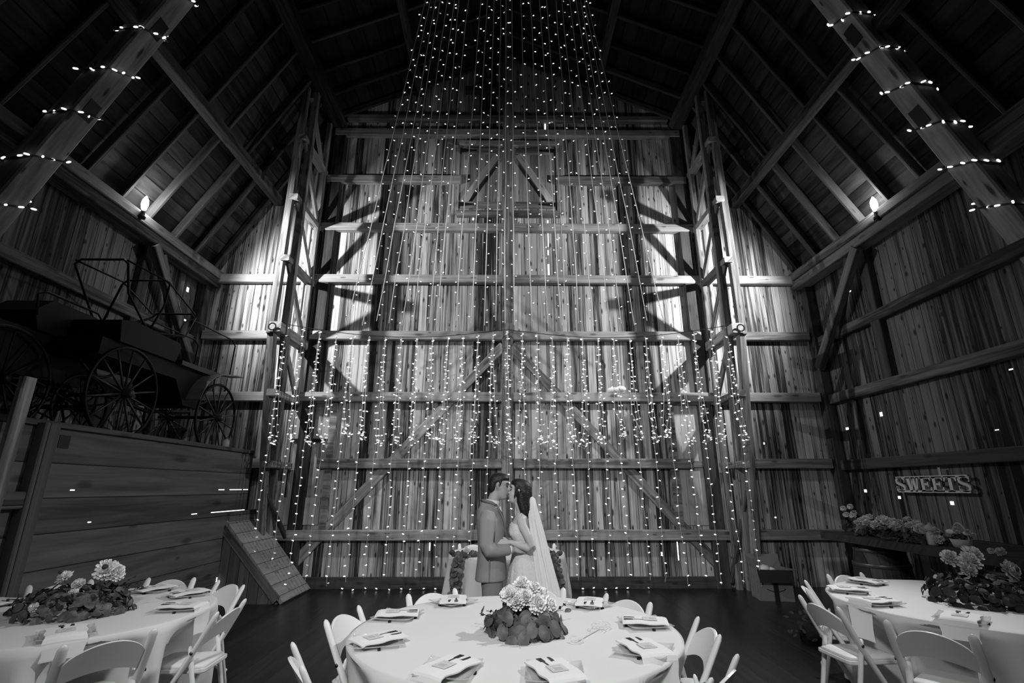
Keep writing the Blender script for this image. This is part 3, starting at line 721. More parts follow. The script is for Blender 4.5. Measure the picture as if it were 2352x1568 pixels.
def foliage(n, a, b, h, zc, L=(.04, .075), hang=0, rimbias=False):
    mb = MB()
    for i in range(n):
        th = rf.uniform(0, 2*math.pi); ph = math.asin(rf.uniform(-.15, 1)) if not rimbias else rf.uniform(-.1, 1.0)
        k = rf.uniform(.82, 1.06)
        p = Vector((a*math.cos(th)*math.cos(ph)*k, b*math.sin(th)*math.cos(ph)*k, zc+h*math.sin(ph)*k))
        nrm = Vector((p.x/a, p.y/b, (p.z-zc)/h+.25))+Vector((rf.gauss(0, .35), rf.gauss(0, .35), rf.gauss(0, .35)))
        l = rf.uniform(*L); leaf(mb, p, nrm, l, l*rf.uniform(.6, .95), rf.uniform(0, 6.28), rf.uniform(.0, .5))
    return mb
def sprig(mb, p, d, L, leaves=7, r=.002, lw=.022):
    p = Vector(p); d = Vector(d).normalized(); side = d.orthogonal().normalized()
    pts = [p+d*(L*k/6)+side*(.1*L*(k/6)**2) for k in range(7)]; mb.tube(pts, r, 4)
    for k in range(leaves):
        q = pts[1+k*5//leaves]; leaf(mb, q+Vector((rf.uniform(-.012, .012), rf.uniform(-.012, .012), rf.uniform(-.005, .012))), Vector((rf.gauss(0, 1), rf.gauss(0, 1), .6)), lw, lw*.6, rf.uniform(0, 6))
# centre arrangement
def centrepiece(loc, label, a, b, h, n, L, blooms, basket=True, mat=LEAF, stray=0, hz=0.0, sprigs=9, pm=PETAL):
    t = thing('flower_centrepiece', label, 'flowers', loc)
    if basket:
        obj('log_basket', MB().lathe([(a*.70, 0), (a*.82, .01), (a*.86, .05), (a*.82, .09), (a*.5, .09)], 24), BASK, t, True)
    obj('foliage', foliage(n, a, b, h, hz, L), mat, t)
    m = MB()
    for k in range(int(n*.5)):
        th = rf.uniform(0, 6.28); q = rf.uniform(.5, .95); leaf(m, (a*q*math.cos(th), b*q*math.sin(th), hz+h*rf.uniform(.1, .75)), (math.cos(th), math.sin(th), rf.uniform(-.5, 1)), .05, .03, rf.uniform(0, 6))
    obj('dark_foliage', m, LEAFD, t)
    if sprigs:
        m = MB()
        for k in range(sprigs):
            th = rf.uniform(0, 6.28); sprig(m, (a*.7*math.cos(th), b*.7*math.sin(th), hz+h*.55), (math.cos(th), math.sin(th), rf.uniform(.1, .9)), rf.uniform(.10, .2))
        obj('sprigs', m, LEAFD, t)
    for (x, y, z, nx, ny, nz, r, he) in blooms:
        m = MB(); bloom(m, (x, y, z), (nx, ny, nz), r, heart=he); obj('bloom', m, [pm, HEARTM], t)
        q = Vector((x*.5, y*.5, hz+.05)); obj('stem', MB().tube([q, (x, y, z-.01)], .003, 5), TWIG, t)
    return t
cz = TZT+.004
ct = centrepiece((.115, 3.40, cz), 'round eucalyptus centrepiece topped with white blooms on the centre table', .25, .24, .125, 190, (.05, .092),
    [(-.10, .05, .19, -.4, -.6, .8, .066, 0), (-.02, .06, .235, .0, -.5, 1, .068, 0), (.05, .03, .22, .4, -.6, .8, .062, 0), (-.05, -.03, .165, -.3, -1, .5, .064, 0), (.07, -.05, .15, .3, -1, .5, .070, 0),
     (.14, .0, .14, .7, -.8, .4, .062, 0), (.10, .08, .18, .6, -.1, .8, .062, 0), (.0, -.04, .19, 0, -1, .6, .058, 0), (-.09, -.02, .20, -.5, -.8, .6, .055, 0)], hz=.0)
m = MB()
for x, y, z, nx, ny, l in ((-.23, -.10, .08, -.8, -.6, .09), (-.05, -.27, .05, -.1, -1, .10), (.03, -.28, .07, .1, -1, .085), (.10, -.26, .05, .3, -1, .09), (-.14, -.23, .05, -.4, -1, .09), (.17, -.20, .06, .6, -.8, .10), (-.02, -.30, .03, 0, -1, .085), (-.09, -.29, .0, -.3, -1, .1), (.0, -.24, .10, 0, -1, .085), (.11, -.22, .10, .4, -1, .08), (-.11, -.20, .11, -.3, -1, .085), (-.27, .0, .11, -1, 0, .08)):
    leaf(m, (x, y, z), (nx, ny, .35), l, l*.8, rf.uniform(0, 6), .3)
obj('foliage', m, LEAF, ct)
m = MB(); leaf(m, (0, 0, .012), (.1, -.3, 1), .075, .042, .3, .3); m.tube([(-.12, -.06, .01), (-.035, -.01, .012)], .002, 4)
o = obj('leaf', m, LEAF); o.location = onZ(1305, 1404, cz); tag(o, 'single stray eucalyptus leaf lying on the cloth right of the centre flowers', 'leaf')
centrepiece((-3.02, 3.86, cz), 'low dark greenery wreath with a few white blooms on the left table', .36, .30, .15, 260, (.045, .08),
    [(.16, .02, .27, .3, -.8, .5, .085, 1), (-.12, .02, .22, -.3, -.6, .8, .062, 1), (.05, -.06, .19, 0, -.8, .6, .05, 0), (-.05, -.26, .09, 0, -1, .4, .035, 0), (.06, -.10, .14, 0, -.8, .6, .04, 0), (.21, .04, .25, .7, -.5, .4, .07, 0)], basket=False, hz=.03, sprigs=12)
centrepiece((3.62, 4.14, cz), 'dark leafy centrepiece with pale dahlias on the right table', .36, .32, .18, 240, (.05, .085),
    [(-.17, .0, .31, -.4, -.8, .6, .075, 0), (-.05, -.03, .29, -.1, -.8, .7, .085, 0), (-.10, -.06, .24, -.2, -1, .4, .07, 0), (.05, .05, .33, .2, -.6, .8, .085, 0), (.22, -.05, .23, .2, -1, .3, .085, 1), (.10, -.20, .10, .1, -1, .3, .045, 0)], basket=False, mat=LEAFD, hz=.02, sprigs=8, pm=PETALG)
# clear wire table-number holder lying on the centre table
GLASSY = sheer('clear_acrylic', .85, .55, .1)
m0, m1 = onZ(1325, 1476, cz), onZ(1378, 1446, cz)
h = thing('card_holder', 'clear spiral card holder lying on its side right of the centre flowers', 'card holder', m0)
d = (m1-m0); d.z = 0; e = Vector((-d.y, d.x, 0)).normalized()
obj('stem', MB().tube([(0, 0, .012), d+Vector((0, 0, .012))], .004, 6), GLASSY, h)
obj('spiral', MB().tube([d+Vector((0, 0, .03))+e*((.012+.0024*k)*math.cos(k*.7))+d.normalized()*((.012+.0024*k)*math.sin(k*.7))+Vector((0, 0, .004*math.sin(k))) for k in range(24)], .0032, 5), GLASSY, h)
obj('base', MB().tube([e*(.04*math.cos(k*.35))+Vector((0, 0, .018+.014*math.sin(k*.35))) for k in range(19)], .004, 5), GLASSY, h)
# greenery garland over the sweetheart table
for sx, lab in ((-1, 'left'), (1, 'right')):
    m = MB(); x0, y0 = TS[0], TS[1]
    pts = []
    for k in range(60):
        f = k/59
        if f < .35: q = f/.35; a = R(-90+sx*(25+q*12)); rr = .30+.50*q; p = Vector((x0+rr*math.cos(a)*1.0+sx*.18*q, y0+rr*math.sin(a), TZT+.04))
        else: q = (f-.35)/.65; p = Vector((x0+sx*(.60+.07*q), y0-.66-.04*q, TZT+.02-.72*q))
        pts.append(p)
    org = pts[22].copy()
    for p in pts:
        for j in range(4):
            q = p-org+Vector((rf.uniform(-.055, .055), rf.uniform(-.06, .01), rf.uniform(-.03, .03))); l = rf.uniform(.055, .09)
            leaf(m, q, (rf.gauss(0, .5), -1, rf.gauss(.3, .4)), l, l*.8, rf.uniform(0, 6), .3)
    g = thing('garland', 'eucalyptus garland trailing down the %s side of the small table behind the couple' % lab, 'garland', org)
    obj('foliage', m, LEAF, g); obj('vine', MB().tube([p-org for p in pts[::4]], .005, 5), TWIG, g)
    m = MB(); bloom(m, pts[16]-org+Vector((sx*-.03, -.03, .05)), (-.3, -1, .6), .06); obj('bloom', m, PETAL, g)
# paper bundle on the girt
b = MB().ball((0, 0, 0), (.17, .05, .05), 12); b.ball((.09, -.01, .02), (.10, .05, .055), 10); b.ball((-.08, .0, -.005), (.09, .05, .05), 10)
o = obj('paper_bundle', b, PETAL, None, True); o.location = (onY(1415, 897, 8.99).x, 9.0, Zg[911]+.085+.05)
tag(o, 'crumpled white bundle resting on the girt, right of the centre post', 'bundle')
# jar on the partition
j = thing('glass_jar', 'small clear jar at the far end of the loft partition top', 'jar', (LX+.01, 7.62, LZ+.05))
obj('glass', MB().lathe([(.035, 0), (.045, .01), (.045, .09), (.03, .105), (.03, .12)], 14), sheer('jar_glass', .6, .4, .08), j, True)
obj('lid', MB().lathe([(.033, .12), (.033, .14), (.01, .142)], 14), STEEL, j)

# ================================================================ carriages in the loft
CARR = grey('carriage_black', .004, .5, .2); CARRG = grey('worn_carriage_paint', .028, .4, .4)
CDECK = LZ-.04
def wheel(name, parent, c, r, n=14, mat=CARRG):
    p = Vector(c)-parent.location
    w = obj(name, MB().tube([p+Vector((0, r*math.cos(2*math.pi*k/40), r*math.sin(2*math.pi*k/40))) for k in range(41)], .02, 6, cap=False), CARR, parent, True)
    hub = MB().xf(Matrix.Identity(4)); hub.lathe([(.03, -.11), (.045, -.09), (.06, 0), (.045, .09), (.03, .11)], 12); hub.xf(Matrix.Translation(p) @ Matrix.Rotation(math.pi/2, 4, 'Y'))
    obj('hub', hub, mat, w, True)
    for k in range(n):
        a = 2*math.pi*(k+.5)/n
        obj('spoke', MB().tube([p+Vector((0, .05*math.cos(a), .05*math.sin(a))), p+Vector((0, (r-.01)*math.cos(a), (r-.01)*math.sin(a)))], [.015, .011], 6), mat, w, True)
c1 = thing('horse_carriage', 'dark horse carriage with spoked wheels on the loft, nearer the gable wall', 'carriage', (-5.05, 6.4, CDECK))
def loc(par, pts): return [Vector(p)-par.location for p in pts]
RW = .535
for x in (-4.62, -5.36):
    wheel('wheel', c1, (x, 5.5, CDECK+RW+.02), RW); wheel('wheel', c1, (x, 7.42, CDECK+.51+.02), .51)
L1 = c1.location
for y in (5.5, 7.42): obj('axle', MB().tube(loc(c1, [(-5.5, y, CDECK+.54), (-4.62, y, CDECK+.54)]), .025, 8), CARR, c1, True)
obj('body', MB().prism(loc(c1, [(-5.35, 5.15, 3.05), (-5.35, 6.5, 3.05), (-5.35, 6.75, 2.72), (-5.35, 7.05, 2.72), (-5.35, 7.2, 3.1), (-5.35, 7.05, 3.25), (-5.35, 5.15, 3.25)]), (1, 0, 0), .62), CARR, c1)
obj('seat', MB().prism(loc(c1, [(-5.4, 5.35, 3.25), (-5.4, 6.35, 3.25), (-5.4, 6.42, 3.46), (-5.4, 6.38, 3.52), (-5.4, 5.5, 3.55), (-5.4, 5.3, 3.5)]), (1, 0, 0), .72), CARR, c1)
obj('dash', MB().prism(loc(c1, [(-5.35, 6.45, 3.24), (-5.35, 7.35, 3.24), (-5.35, 7.42, 3.32), (-5.35, 6.45, 3.30)]), (1, 0, 0), .7), CARRG, c1)
fp = [(-4.66, 6.62+.62*(1-math.cos(k*.17)), 3.0+.42*math.sin(k*.17)*.9) for k in range(10)]
fp = [(0, 7.42-.66*math.cos(R(a)), CDECK+.53+.66*math.sin(R(a))) for a in (15, 30, 45, 60, 75, 90)]+[(0, 7.62, CDECK+1.23), (0, 7.85, CDECK+1.25)]
fv = MB().rings([[Vector((x, y, z))-L1 for x, z in ((-4.75, z0), (-4.52, z0), (-4.52, z0+.015), (-4.75, z0+.015))] for _, y, z0 in fp])
obj('fender', fv, grey('fender_paint', .16, .35, .4), c1)
obj('reach_pole', MB().tube(loc(c1, [(-5.05, 5.5, 2.72), (-5.05, 6.5, 2.6), (-5.05, 7.42, 2.72)]), .025, 8), CARR, c1, True)
for y in (5.3, 7.2):
    obj('leaf_spring', MB().tube(loc(c1, [(-4.8, y-.3, 2.95), (-4.8, y-.15, 2.85), (-4.8, y, 2.80), (-4.8, y+.15, 2.85), (-4.8, y+.3, 2.95)]), .018, 6), CARR, c1, True)
for yb, ht, rk in ((5.4, 4.25, -.15), (5.9, 4.3, .1), (6.3, 4.05, .35)):
    obj('top_bow', MB().tube(loc(c1, [(-4.72, 5.8, 3.5), (-4.70, yb+rk*.5, ht-.4), (-4.72, yb+rk, ht-.06), (-4.78, yb+rk, ht), (-5.3, yb+rk, ht), (-5.36, yb+rk, ht-.06), (-5.36, 5.8, 3.5)]), .014, 6), CARR, c1, True)
for x in (-4.74, -5.36):
    obj('top_rail', MB().tube(loc(c1, [(x, 5.25, 4.24), (x, 6.0, 4.28), (x, 6.65, 4.05)]), .012, 6), CARR, c1, True)
    obj('hand_rail', MB().tube(loc(c1, [(x, 6.3, 3.3), (x, 6.45, 3.85), (x, 6.6, 3.95), (x, 7.7, 3.97), (x, 7.82, 3.9), (x, 7.8, 3.4)]), .012, 6), CARR, c1, True)
c1.location.y += .25; c1.location.x += .14
c2 = thing('horse_carriage', 'boxy black carriage at the far left of the loft, hooped rail behind its seat', 'carriage', (-5.1, 4.2, CDECK))
obj('body', MB().prism(loc(c2, [(-5.35, 3.3, 2.75), (-5.35, 4.75, 2.75), (-5.35, 4.95, 3.0), (-5.35, 4.85, 3.25), (-5.35, 3.3, 3.25)]), (1, 0, 0), .6), CARR, c2)
obj('seat', MB().prism(loc(c2, [(-5.42, 4.0, 3.25), (-5.42, 4.75, 3.25), (-5.42, 4.85, 3.45), (-5.42, 4.7, 3.62), (-5.42, 4.1, 3.62), (-5.42, 3.92, 3.45)]), (1, 0, 0), .74), CARR, c2)
obj('rail', MB().tube(loc(c2, [(-4.68, 3.95, 3.4), (-4.68, 3.9, 3.62), (-4.68, 4.0, 3.68), (-4.68, 4.7, 3.68), (-4.68, 4.8, 3.6)]), .014, 6), CARR, c2, True)
for x in (-4.64, -5.5): wheel('wheel', c2, (x, 3.75, CDECK+.55), .53, mat=CARR); wheel('wheel', c2, (x, 4.75, CDECK+.42), .38, 12, mat=CARR)
for y, r in ((3.75, .55), (4.75, .42)): obj('axle', MB().tube(loc(c2, [(-5.5, y, CDECK+r), (-4.64, y, CDECK+r)]), .025, 8), CARR, c2, True)

c2.location.y += 1.15; c2.location.x -= .30; c2.scale = (.72, 1, 1)
# ================================================================ sweets corner on the right
CZ = .98; DARK = wood('dark_counter', .012, .05, 1, 0, None, knot=.4)
p_far = onZ(1885, 1216, CZ); fx = 5.15
bt = obj('counter_top', MB().box((4.62, 4.6, CZ-.09), (5.42, 7.75, CZ)), DARK); tag(bt, 'long dark plank bar top laid across the two barrels at the right wall', 'bar top')
BAR = wood('barrel_staves', .03, .10, 0, 2, .09, .03, .2)
for (x, y), lab in (((5.02, 7.15), 'wooden barrel under the far end of the plank bar top'), ((5.02, 5.15), 'wooden barrel under the near end of the plank bar top, behind the right table')):
    b = thing('barrel', lab, 'barrel', (x, y, 0))
    prof = [(.27, 0), (.29, .1), (.325, .3), (.335, .45), (.325, .6), (.29, .79), (.275, CZ-.092)]
    obj('staves', MB().lathe(prof, 28), BAR, b, True)
    for z, r in ((.09, .293), (.27, .325), (.62, .325), (.80, .292)): obj('hoop', MB().lathe([(r+.002, z-.025), (r+.006, z-.02), (r+.006, z+.02), (r+.002, z+.025)], 28), grey('hoop_iron', .12, .4, .4, .6), b, True)
# wooden letters SWEETS
SG = grey('sign_white', .62, .6, .3)
s0, s1 = Vector((HX-.10, 7.72, 1.55)), Vector((HX-.10, 6.45, 1.55)); SL = (s1-s0).length; SH = .20
sg = thing('word_sign', 'white cut-out wooden sign reading SWEETS on the right wall', 'sign', s0)
def letter_boxes(ch):
    """slab letters in a unit box: list of polygons (x 0..1, y 0..1)"""
    st = .26
    if ch == 'E': return [[(.08, 0), (.08+st, 0), (.08+st, 1), (.08, 1)], [(0, 0), (1, 0), (1, .3), (.9, .3), (.82, .12), (0, .12)], [(0, .88), (.82, .88), (.9, .72), (.96, .72), (.96, 1), (0, 1)], [(.3, .44), (.62, .44), (.62, .34), (.72, .34), (.72, .66), (.62, .66), (.62, .56), (.3, .56)]]
    if ch == 'T': return [[(.37, 0), (.63, 0), (.63, 1), (.37, 1)], [(.0, .88), (1, .88), (1, 1), (0, 1)], [(.0, .68), (.10, .68), (.18, .88), (0, .88)], [(.82, .88), (.9, .68), (1, .68), (1, .88)], [(.22, 0), (.78, 0), (.78, .1), (.22, .1)]]
    if ch == 'W': return [[(.06, 1), (.28, 1), (.42, .0), (.24, 0)], [(.36, 0), (.42, .0), (.56, .9), (.46, 1)], [(.46, 1), (.64, 1), (.78, 0), (.62, 0)], [(.70, 0), (.78, 0), (.94, 1), (.84, 1)], [(0, .92), (.36, .92), (.36, 1), (0, 1)], [(.42, .92), (.7, .92), (.7, 1), (.42, 1)], [(.76, .92), (1, .92), (1, 1), (.76, 1)]]
    if ch == 'S':
        pts = [(.90, .70), (.86, .86), (.70, .95), (.50, .965), (.28, .93), (.13, .80), (.14, .66), (.30, .55), (.50, .49), (.72, .42), (.87, .31), (.87, .17), (.72, .07), (.50, .035), (.28, .06), (.14, .15), (.10, .32)]
        wd = [.05, .05, .06, .07, .11, .14, .15, .15, .15, .15, .15, .14, .11, .07, .06, .05, .05]; out = []
        L, Rr = [], []
        for i, (x, y) in enumerate(pts):
            a, b = pts[max(0, i-1)], pts[min(len(pts)-1, i+1)]; dx, dy = b[0]-a[0], b[1]-a[1]; q = math.hypot(dx, dy); w = wd[i]*.75
            L.append((x-dy/q*w, y+dx/q*w*.75)); Rr.append((x+dy/q*w, y-dx/q*w*.75))
        for i in range(len(pts)-1): out.append([L[i], Rr[i], Rr[i+1], L[i+1]])
        out.append([(.84, .64), (.97, .64), (.97, .98), (.90, .98)]); out.append([(.03, .02), (.10, .02), (.17, .38), (.03, .38)])
        return out
wd = [1, 1.35, 1, 1, 1.05, 1]; tot = sum(wd)+.0; u0 = 0
for ch_, w in zip('SWEETS', wd):
    m = MB(); lw = SL*w/tot
    for poly in letter_boxes(ch_):
        m.prism([Vector((0, -(u0+lw*(.03+.94*x)), SH*y)) for x, y in poly], (-1, 0, 0), .03)
    obj('letter', m, SG, sg); u0 += lw
obj('rail', MB().box((-.03, -SL+.03, SH-.014), (0, -.03, SH+.012)), SG, sg); obj('rail', MB().box((-.03, -SL+.03, -.012), (0, -.03, .016)), SG, sg)
obj('hanging_strap', MB().box((-.012, -SL*.66, SH), (-.004, -SL*.63, SH+.12)), CORD, sg)
# flowers heaped on the bar top
def on_bar(y): return 5.2, y
gz = CZ
g = thing('flower_spray', 'long heap of white blooms and greenery lying along the dark bar top', 'flowers', (4.87, 6.6, gz))
m = MB()
for k in range(150):
    y = rf.uniform(-.75, .62); q = rf.uniform(.3, 1); leaf(m, (rf.uniform(-.2, .16), y, rf.uniform(.0, .12)*q), (rf.gauss(-.4, .5), rf.gauss(0, .5), .7), .08, .05, rf.uniform(0, 6))
obj('foliage', m, LEAFD, g)
for k in range(34):
    y = -.72+1.3*k/33+rf.uniform(-.03, .03); m = MB(); hgt = .10+.08*math.sin((y+.75)/1.4*3.1)
    bloom(m, (rf.uniform(-.16, .1), y, hgt+rf.uniform(-.04, .06)), (rf.uniform(-.8, 0), rf.uniform(-.7, .2), .7), rf.uniform(.05, .075), 3, n0=10); obj('bloom', m, PETALG, g)
v = thing('flower_vase', 'low vase of round white roses at the far end of the dark bar top', 'flowers', (4.97, 7.38, gz))
obj('vase', MB().lathe([(.05, 0), (.07, .03), (.075, .1), (.05, .15)], 14), sheer('jar_glass', .6, .4, .08), v, True)
obj('foliage', foliage(60, .18, .18, .14, .14, (.05, .07)), LEAFD, v)
for x, y, z in ((-.1, .12, .33), (-.06, .02, .36), (-.1, -.06, .24), (-.02, -.2, .22), (-.05, -.32, .24), (0, .06, .27), (-.12, .05, .25)):
    m = MB(); bloom(m, (x, y, z), (-.5, -.5, .6), .05, 4, n0=9); m.ball((x, y, z), .036, 10); obj('bloom', m, PETALG, v)
    obj('stem', MB().tube([(0, 0, .1), (x, y, z)], .004, 5), TWIG, v)
b = thing('glass_jar', 'patterned glass candy jar on the bar top between flowers and basket', 'jar', (4.80, 5.93, gz))
obj('glass', MB().lathe([(.05, 0), (.055, .02), (.055, .13), (.04, .15), (.05, .17), (.05, .2), (.02, .22), (.012, .24)], 16), sheer('jar_glass2', .5, .5, .1), b, True)
obj('sweets', MB().lathe([(.045, .01), (.048, .05), (.045, .10), (.02, .11)], 12), PETALG, b)
b = thing('basket', 'pale basket with a tall hoop handle holding flowers on the bar top', 'basket', (4.86, 5.62, gz)); b.scale = (.8, .8, .8)
BK = grey('basket_wicker', .42, .8, .2, bump=.6, bscale=60)
obj('bowl', MB().lathe([(.07, 0), (.10, .03), (.125, .12), (.115, .12), (.09, .03)], 20), BK, b, True)
obj('handle', MB().tube([(0, .12*math.cos(a), .10+.22*math.sin(a)) for a in [math.pi*k/14 for k in range(15)]], .011, 6), BK, b, True)
obj('ribbon_bow', MB().ball((-.02, .13, .2), (.03, .07, .035), 10).ball((-.02, -.13, .2), (.03, .06, .03), 10), PETALG, b, True)
obj('foliage', foliage(40, .1, .1, .08, .12, (.04, .06)), LEAFD, b)
for x, y, z in ((-.05, -.02, .20), (.0, .05, .24), (-.03, -.16, .22), (0, -.2, .18)):
    m = MB(); bloom(m, (x, y, z), (-.5, -.4, .7), .04, 3, n0=9); obj('bloom', m, PETALG, b)
for k, (y, lab) in enumerate(((5.02, 'pale rose bloom lying on the bar top, right of the basket'), (5.12, 'small white bud lying on the bar top beside the basket'))):
    m = MB(); bloom(m, (0, 0, .035), (-.6, -.4, .5), .05 if k == 0 else .035, 3, n0=9); m.ball((0, 0, .03), .03, 8); o = obj('flower', m, PETALG); o.location = (4.69, y, gz); tag(o, lab, 'flower')
# cardboard box on the floor
KRAFT = grey('cardboard', .17, .8, .1); TAPE = grey('box_tape', .012, .4, .4)
bx = thing('cardboard_box', 'open cardboard box with dark tape and a curved arrow mark on the floor', 'box', (4.02, 8.22, 0), R(-8))
w, dpt, hh = .24, .2, .42
obj('panel', MB().box((-w, -dpt, 0), (w, -dpt+.006, hh)), KRAFT, bx); obj('panel', MB().box((-w, dpt-.006, 0), (w, dpt, hh)), KRAFT, bx)
obj('panel', MB().box((-w, -dpt+.006, 0), (-w+.006, dpt-.006, hh)), KRAFT, bx); obj('panel', MB().box((w-.006, -dpt+.006, 0), (w, dpt-.006, hh)), KRAFT, bx)
obj('bottom', MB().box((-w+.006, -dpt+.006, 0), (w-.006, dpt-.006, .006)), KRAFT, bx)
obj('flap', MB().prism([(-w, -dpt, hh), (w, -dpt, hh), (w+.0, -dpt-.10, hh-.16), (-w, -dpt-.10, hh-.16)], (0, 0, 1), .005), TAPE, bx)
obj('flap', MB().prism([(w, -dpt, hh), (w, dpt, hh), (w+.2, dpt*.2, hh-.03)], (0, 0, 1), .005), KRAFT, bx)
obj('flap', MB().prism([(-w, dpt, hh), (w, dpt, hh), (w, dpt+.05, hh+.17), (-w, dpt+.05, hh+.17)], (0, 0, 1), .005), KRAFT, bx)
obj('flap', MB().prism([(-w, -dpt, hh), (-w, dpt, hh), (-w-.03, dpt, hh+.16), (-w-.03, -dpt+.1, hh+.14)], (1, 0, 0), .005), KRAFT, bx)
obj('tape', MB().box((-.035, -dpt-.003, 0), (.035, -dpt, hh-.05)), TAPE, bx)
obj('arrow_mark', MB().tube([(-.13+.26*k/10, -dpt-.002, .16-.035*math.sin(math.pi*k/10)) for k in range(11)]+[(.11, -dpt-.002, .175)], .005, 5), TAPE, bx)
o = obj('tissue_paper', MB().ball((-.09, -.06, hh-.01), (.10, .10, .07), 10).ball((.0, -.08, hh-.03), (.08, .08, .06), 10), PETALG, bx, True)
# greenery lying on the chair at the back left of the right table, and a sprig crate on the floor behind it
cr = thing('floor_greenery', 'low tangle of greenery and stems on the floor left of the right table', 'greenery', (3.35, 6.05, 0))
m = MB()
for k in range(60): leaf(m, (rf.uniform(-.2, .25), rf.uniform(-.2, .2), rf.uniform(.02, .32)), (rf.gauss(0, .6), -.5, .7), .06, .03, rf.uniform(0, 6))
obj('foliage', m, LEAFD, cr); obj('tub', MB().lathe([(.13, 0), (.16, .2), (.14, .2)], 16), DARK, cr, True)
# ================================================================ the couple
SKIN = grey('skin', .40, .5, .35); SKINB = grey('skin_light', .50, .5, .35); HAIR = grey('dark_hair', .012, .45, .4, bump=.5, bscale=90)
SUIT = grey('suit_cloth', .30, .85, .1, bump=.2, bscale=120); TROUS = grey('trouser_cloth', .24, .85, .1, bump=.2, bscale=120); SHIRT = grey('shirt_cotton', .78, .8, .1)
DRESS = grey('dress_tulle', .70, .8, .15, bump=.5, bscale=60); LACE = grey('bodice_lace', .78, .7, .2, bump=.9, bscale=110); SHOE = grey('black_leather', .015, .3, .5)
SEQ = grey('sequin', .95, .15, .8)
def fuse(name, mb, mat, parent, voxel=.009, smooth=6, M=None):
    """join overlapping tapered limbs into one continuous skin"""
    o = obj(name, mb, mat, None, True)
    r = o.modifiers.new('r', 'REMESH'); r.mode = 'VOXEL'; r.voxel_size = voxel
    s = o.modifiers.new('s', 'SMOOTH'); s.iterations = smooth; s.factor = .5
    dg = bpy.context.evaluated_depsgraph_get(); me = bpy.data.meshes.new_from_object(o.evaluated_get(dg))
    old = o.data; o.modifiers.clear(); o.data = me; bpy.data.meshes.remove(old); me.name = name
    me.polygons.foreach_set('use_smooth', [True]*len(me.polygons))
    if not me.materials: me.materials.append(mat)
    o.parent = parent
    if M is not None: o.matrix_basis = M
    return o
def ell(c, rx, ry, n=20, tilt=0, p=1.0):
    out = []
    for k in range(n):
        a = 2*math.pi*k/n; ca, sa = math.cos(a), math.sin(a)
        x = rx*math.copysign(abs(ca)**p, ca); y = ry*math.copysign(abs(sa)**p, sa)
        out.append(Vector((c[0]+x, c[1]+y, c[2]+tilt*x)))
    return out
def torso(mb, rows, n=24, p=.9): mb.rings([ell((cx, 0, z), rx, ry, n, t, p) for z, cx, rx, ry, t in rows])
def head_mesh(mb, M, fem=False):
    k = .94 if fem else 1.0
    rows = [(-.004, .066, .03, .02), (.012, .086, -.0, .040), (.03, .088, -.03, .050), (.043, .086, -.05, .056), (.052, .096, -.06, .058), (.060, .091, -.065, .060), (.068, .097, -.07, .061),
            (.08, .090, -.078, .064), (.10, .088, -.090, .068), (.118, .086, -.096, .071), (.132, .080, -.098, .073), (.146, .086, -.100, .075), (.158, .093, -.101, .076), (.178, .089, -.1, .076), (.198, .078, -.09, .068), (.216, .05, -.065, .052), (.228, .015, -.03, .03)]
    R_ = []
    for z, f, b, hw in rows:
        c = (f+b)/2; R_.append([M @ Vector((q.x*k, q.y*k, q.z*k)) for q in ell((c, 0, z), (f-b)/2, hw, 24, 0, .92)])
    mb.rings(R_)
    P = lambda x, y, z: M @ Vector((x*k, y*k, z*k))
    mb.tube([P(.078, 0, .150), P(.094, 0, .132), P(.108, 0, .108), P(.112, 0, .098), P(.095, 0, .088)], [.007, .009, .012, .013, .008], 10)     # nose
    for s in (-1, 1):
        mb.tube([P(.088, s*.010, .095), P(.100, s*.010, .097)], [.009, .009], 8)
        mb.tube([P(.004, s*.070, .092), P(-.008, s*.080, .105), P(-.016, s*.085, .125), P(-.006, s*.084, .142), P(.006, s*.074, .138)], [.007, .009, .010, .010, .006], 8)   # ears
        mb.ball(P(.04, s*.040, .082), (.03, .022, .03), 10)
    return P
def hand(mb, w, d, up, thumb, s=1.0, curl=.5):
    """palm and five separate fingers from wrist w, pointing along d; up = back of the hand; thumb = side of the thumb"""
    w = Vector(w); d = Vector(d).normalized(); up = Vector(up); up = (up-d*up.dot(d)).normalized(); t = Vector(thumb); t = (t-d*t.dot(d)-up*t.dot(up)).normalized()
    pal = []
    for f, hw, th in ((0, .024, .017), (.03, .033, .016), (.06, .040, .014), (.088, .040, .012)):
        pal.append([w+d*(f*s)+t*(hw*s*math.cos(2*math.pi*k/12))+up*(th*s*math.sin(2*math.pi*k/12)) for k in range(12)])
    mb.rings(pal)
    for i, (o, L) in enumerate(((.029, .070), (.010, .080), (-.010, .074), (-.029, .058))):
        b = w+d*(.082*s)+t*(o*s); pts = [b]; a = 0
        for j, fr in enumerate((.45, .30, .25)):
            a += curl*(.55+.12*i*.5); dd = d*math.cos(a)-up*math.sin(a)+t*((1.5-i)*.05); pts.append(pts[-1]+dd.normalized()*(L*fr*s))
        mb.tube(pts, [.0095*s, .009*s, .0082*s, .006*s], 8)
    b = w+d*(.025*s)+t*(.026*s); mb.tube([b, b+(d*.6+t*.7)*.035*s, b+(d*.95+t*.75-up*.25)*.062*s, b+(d*1.2+t*.6-up*.4)*.078*s], [.014*s, .012*s, .010*s, .007*s], 8)

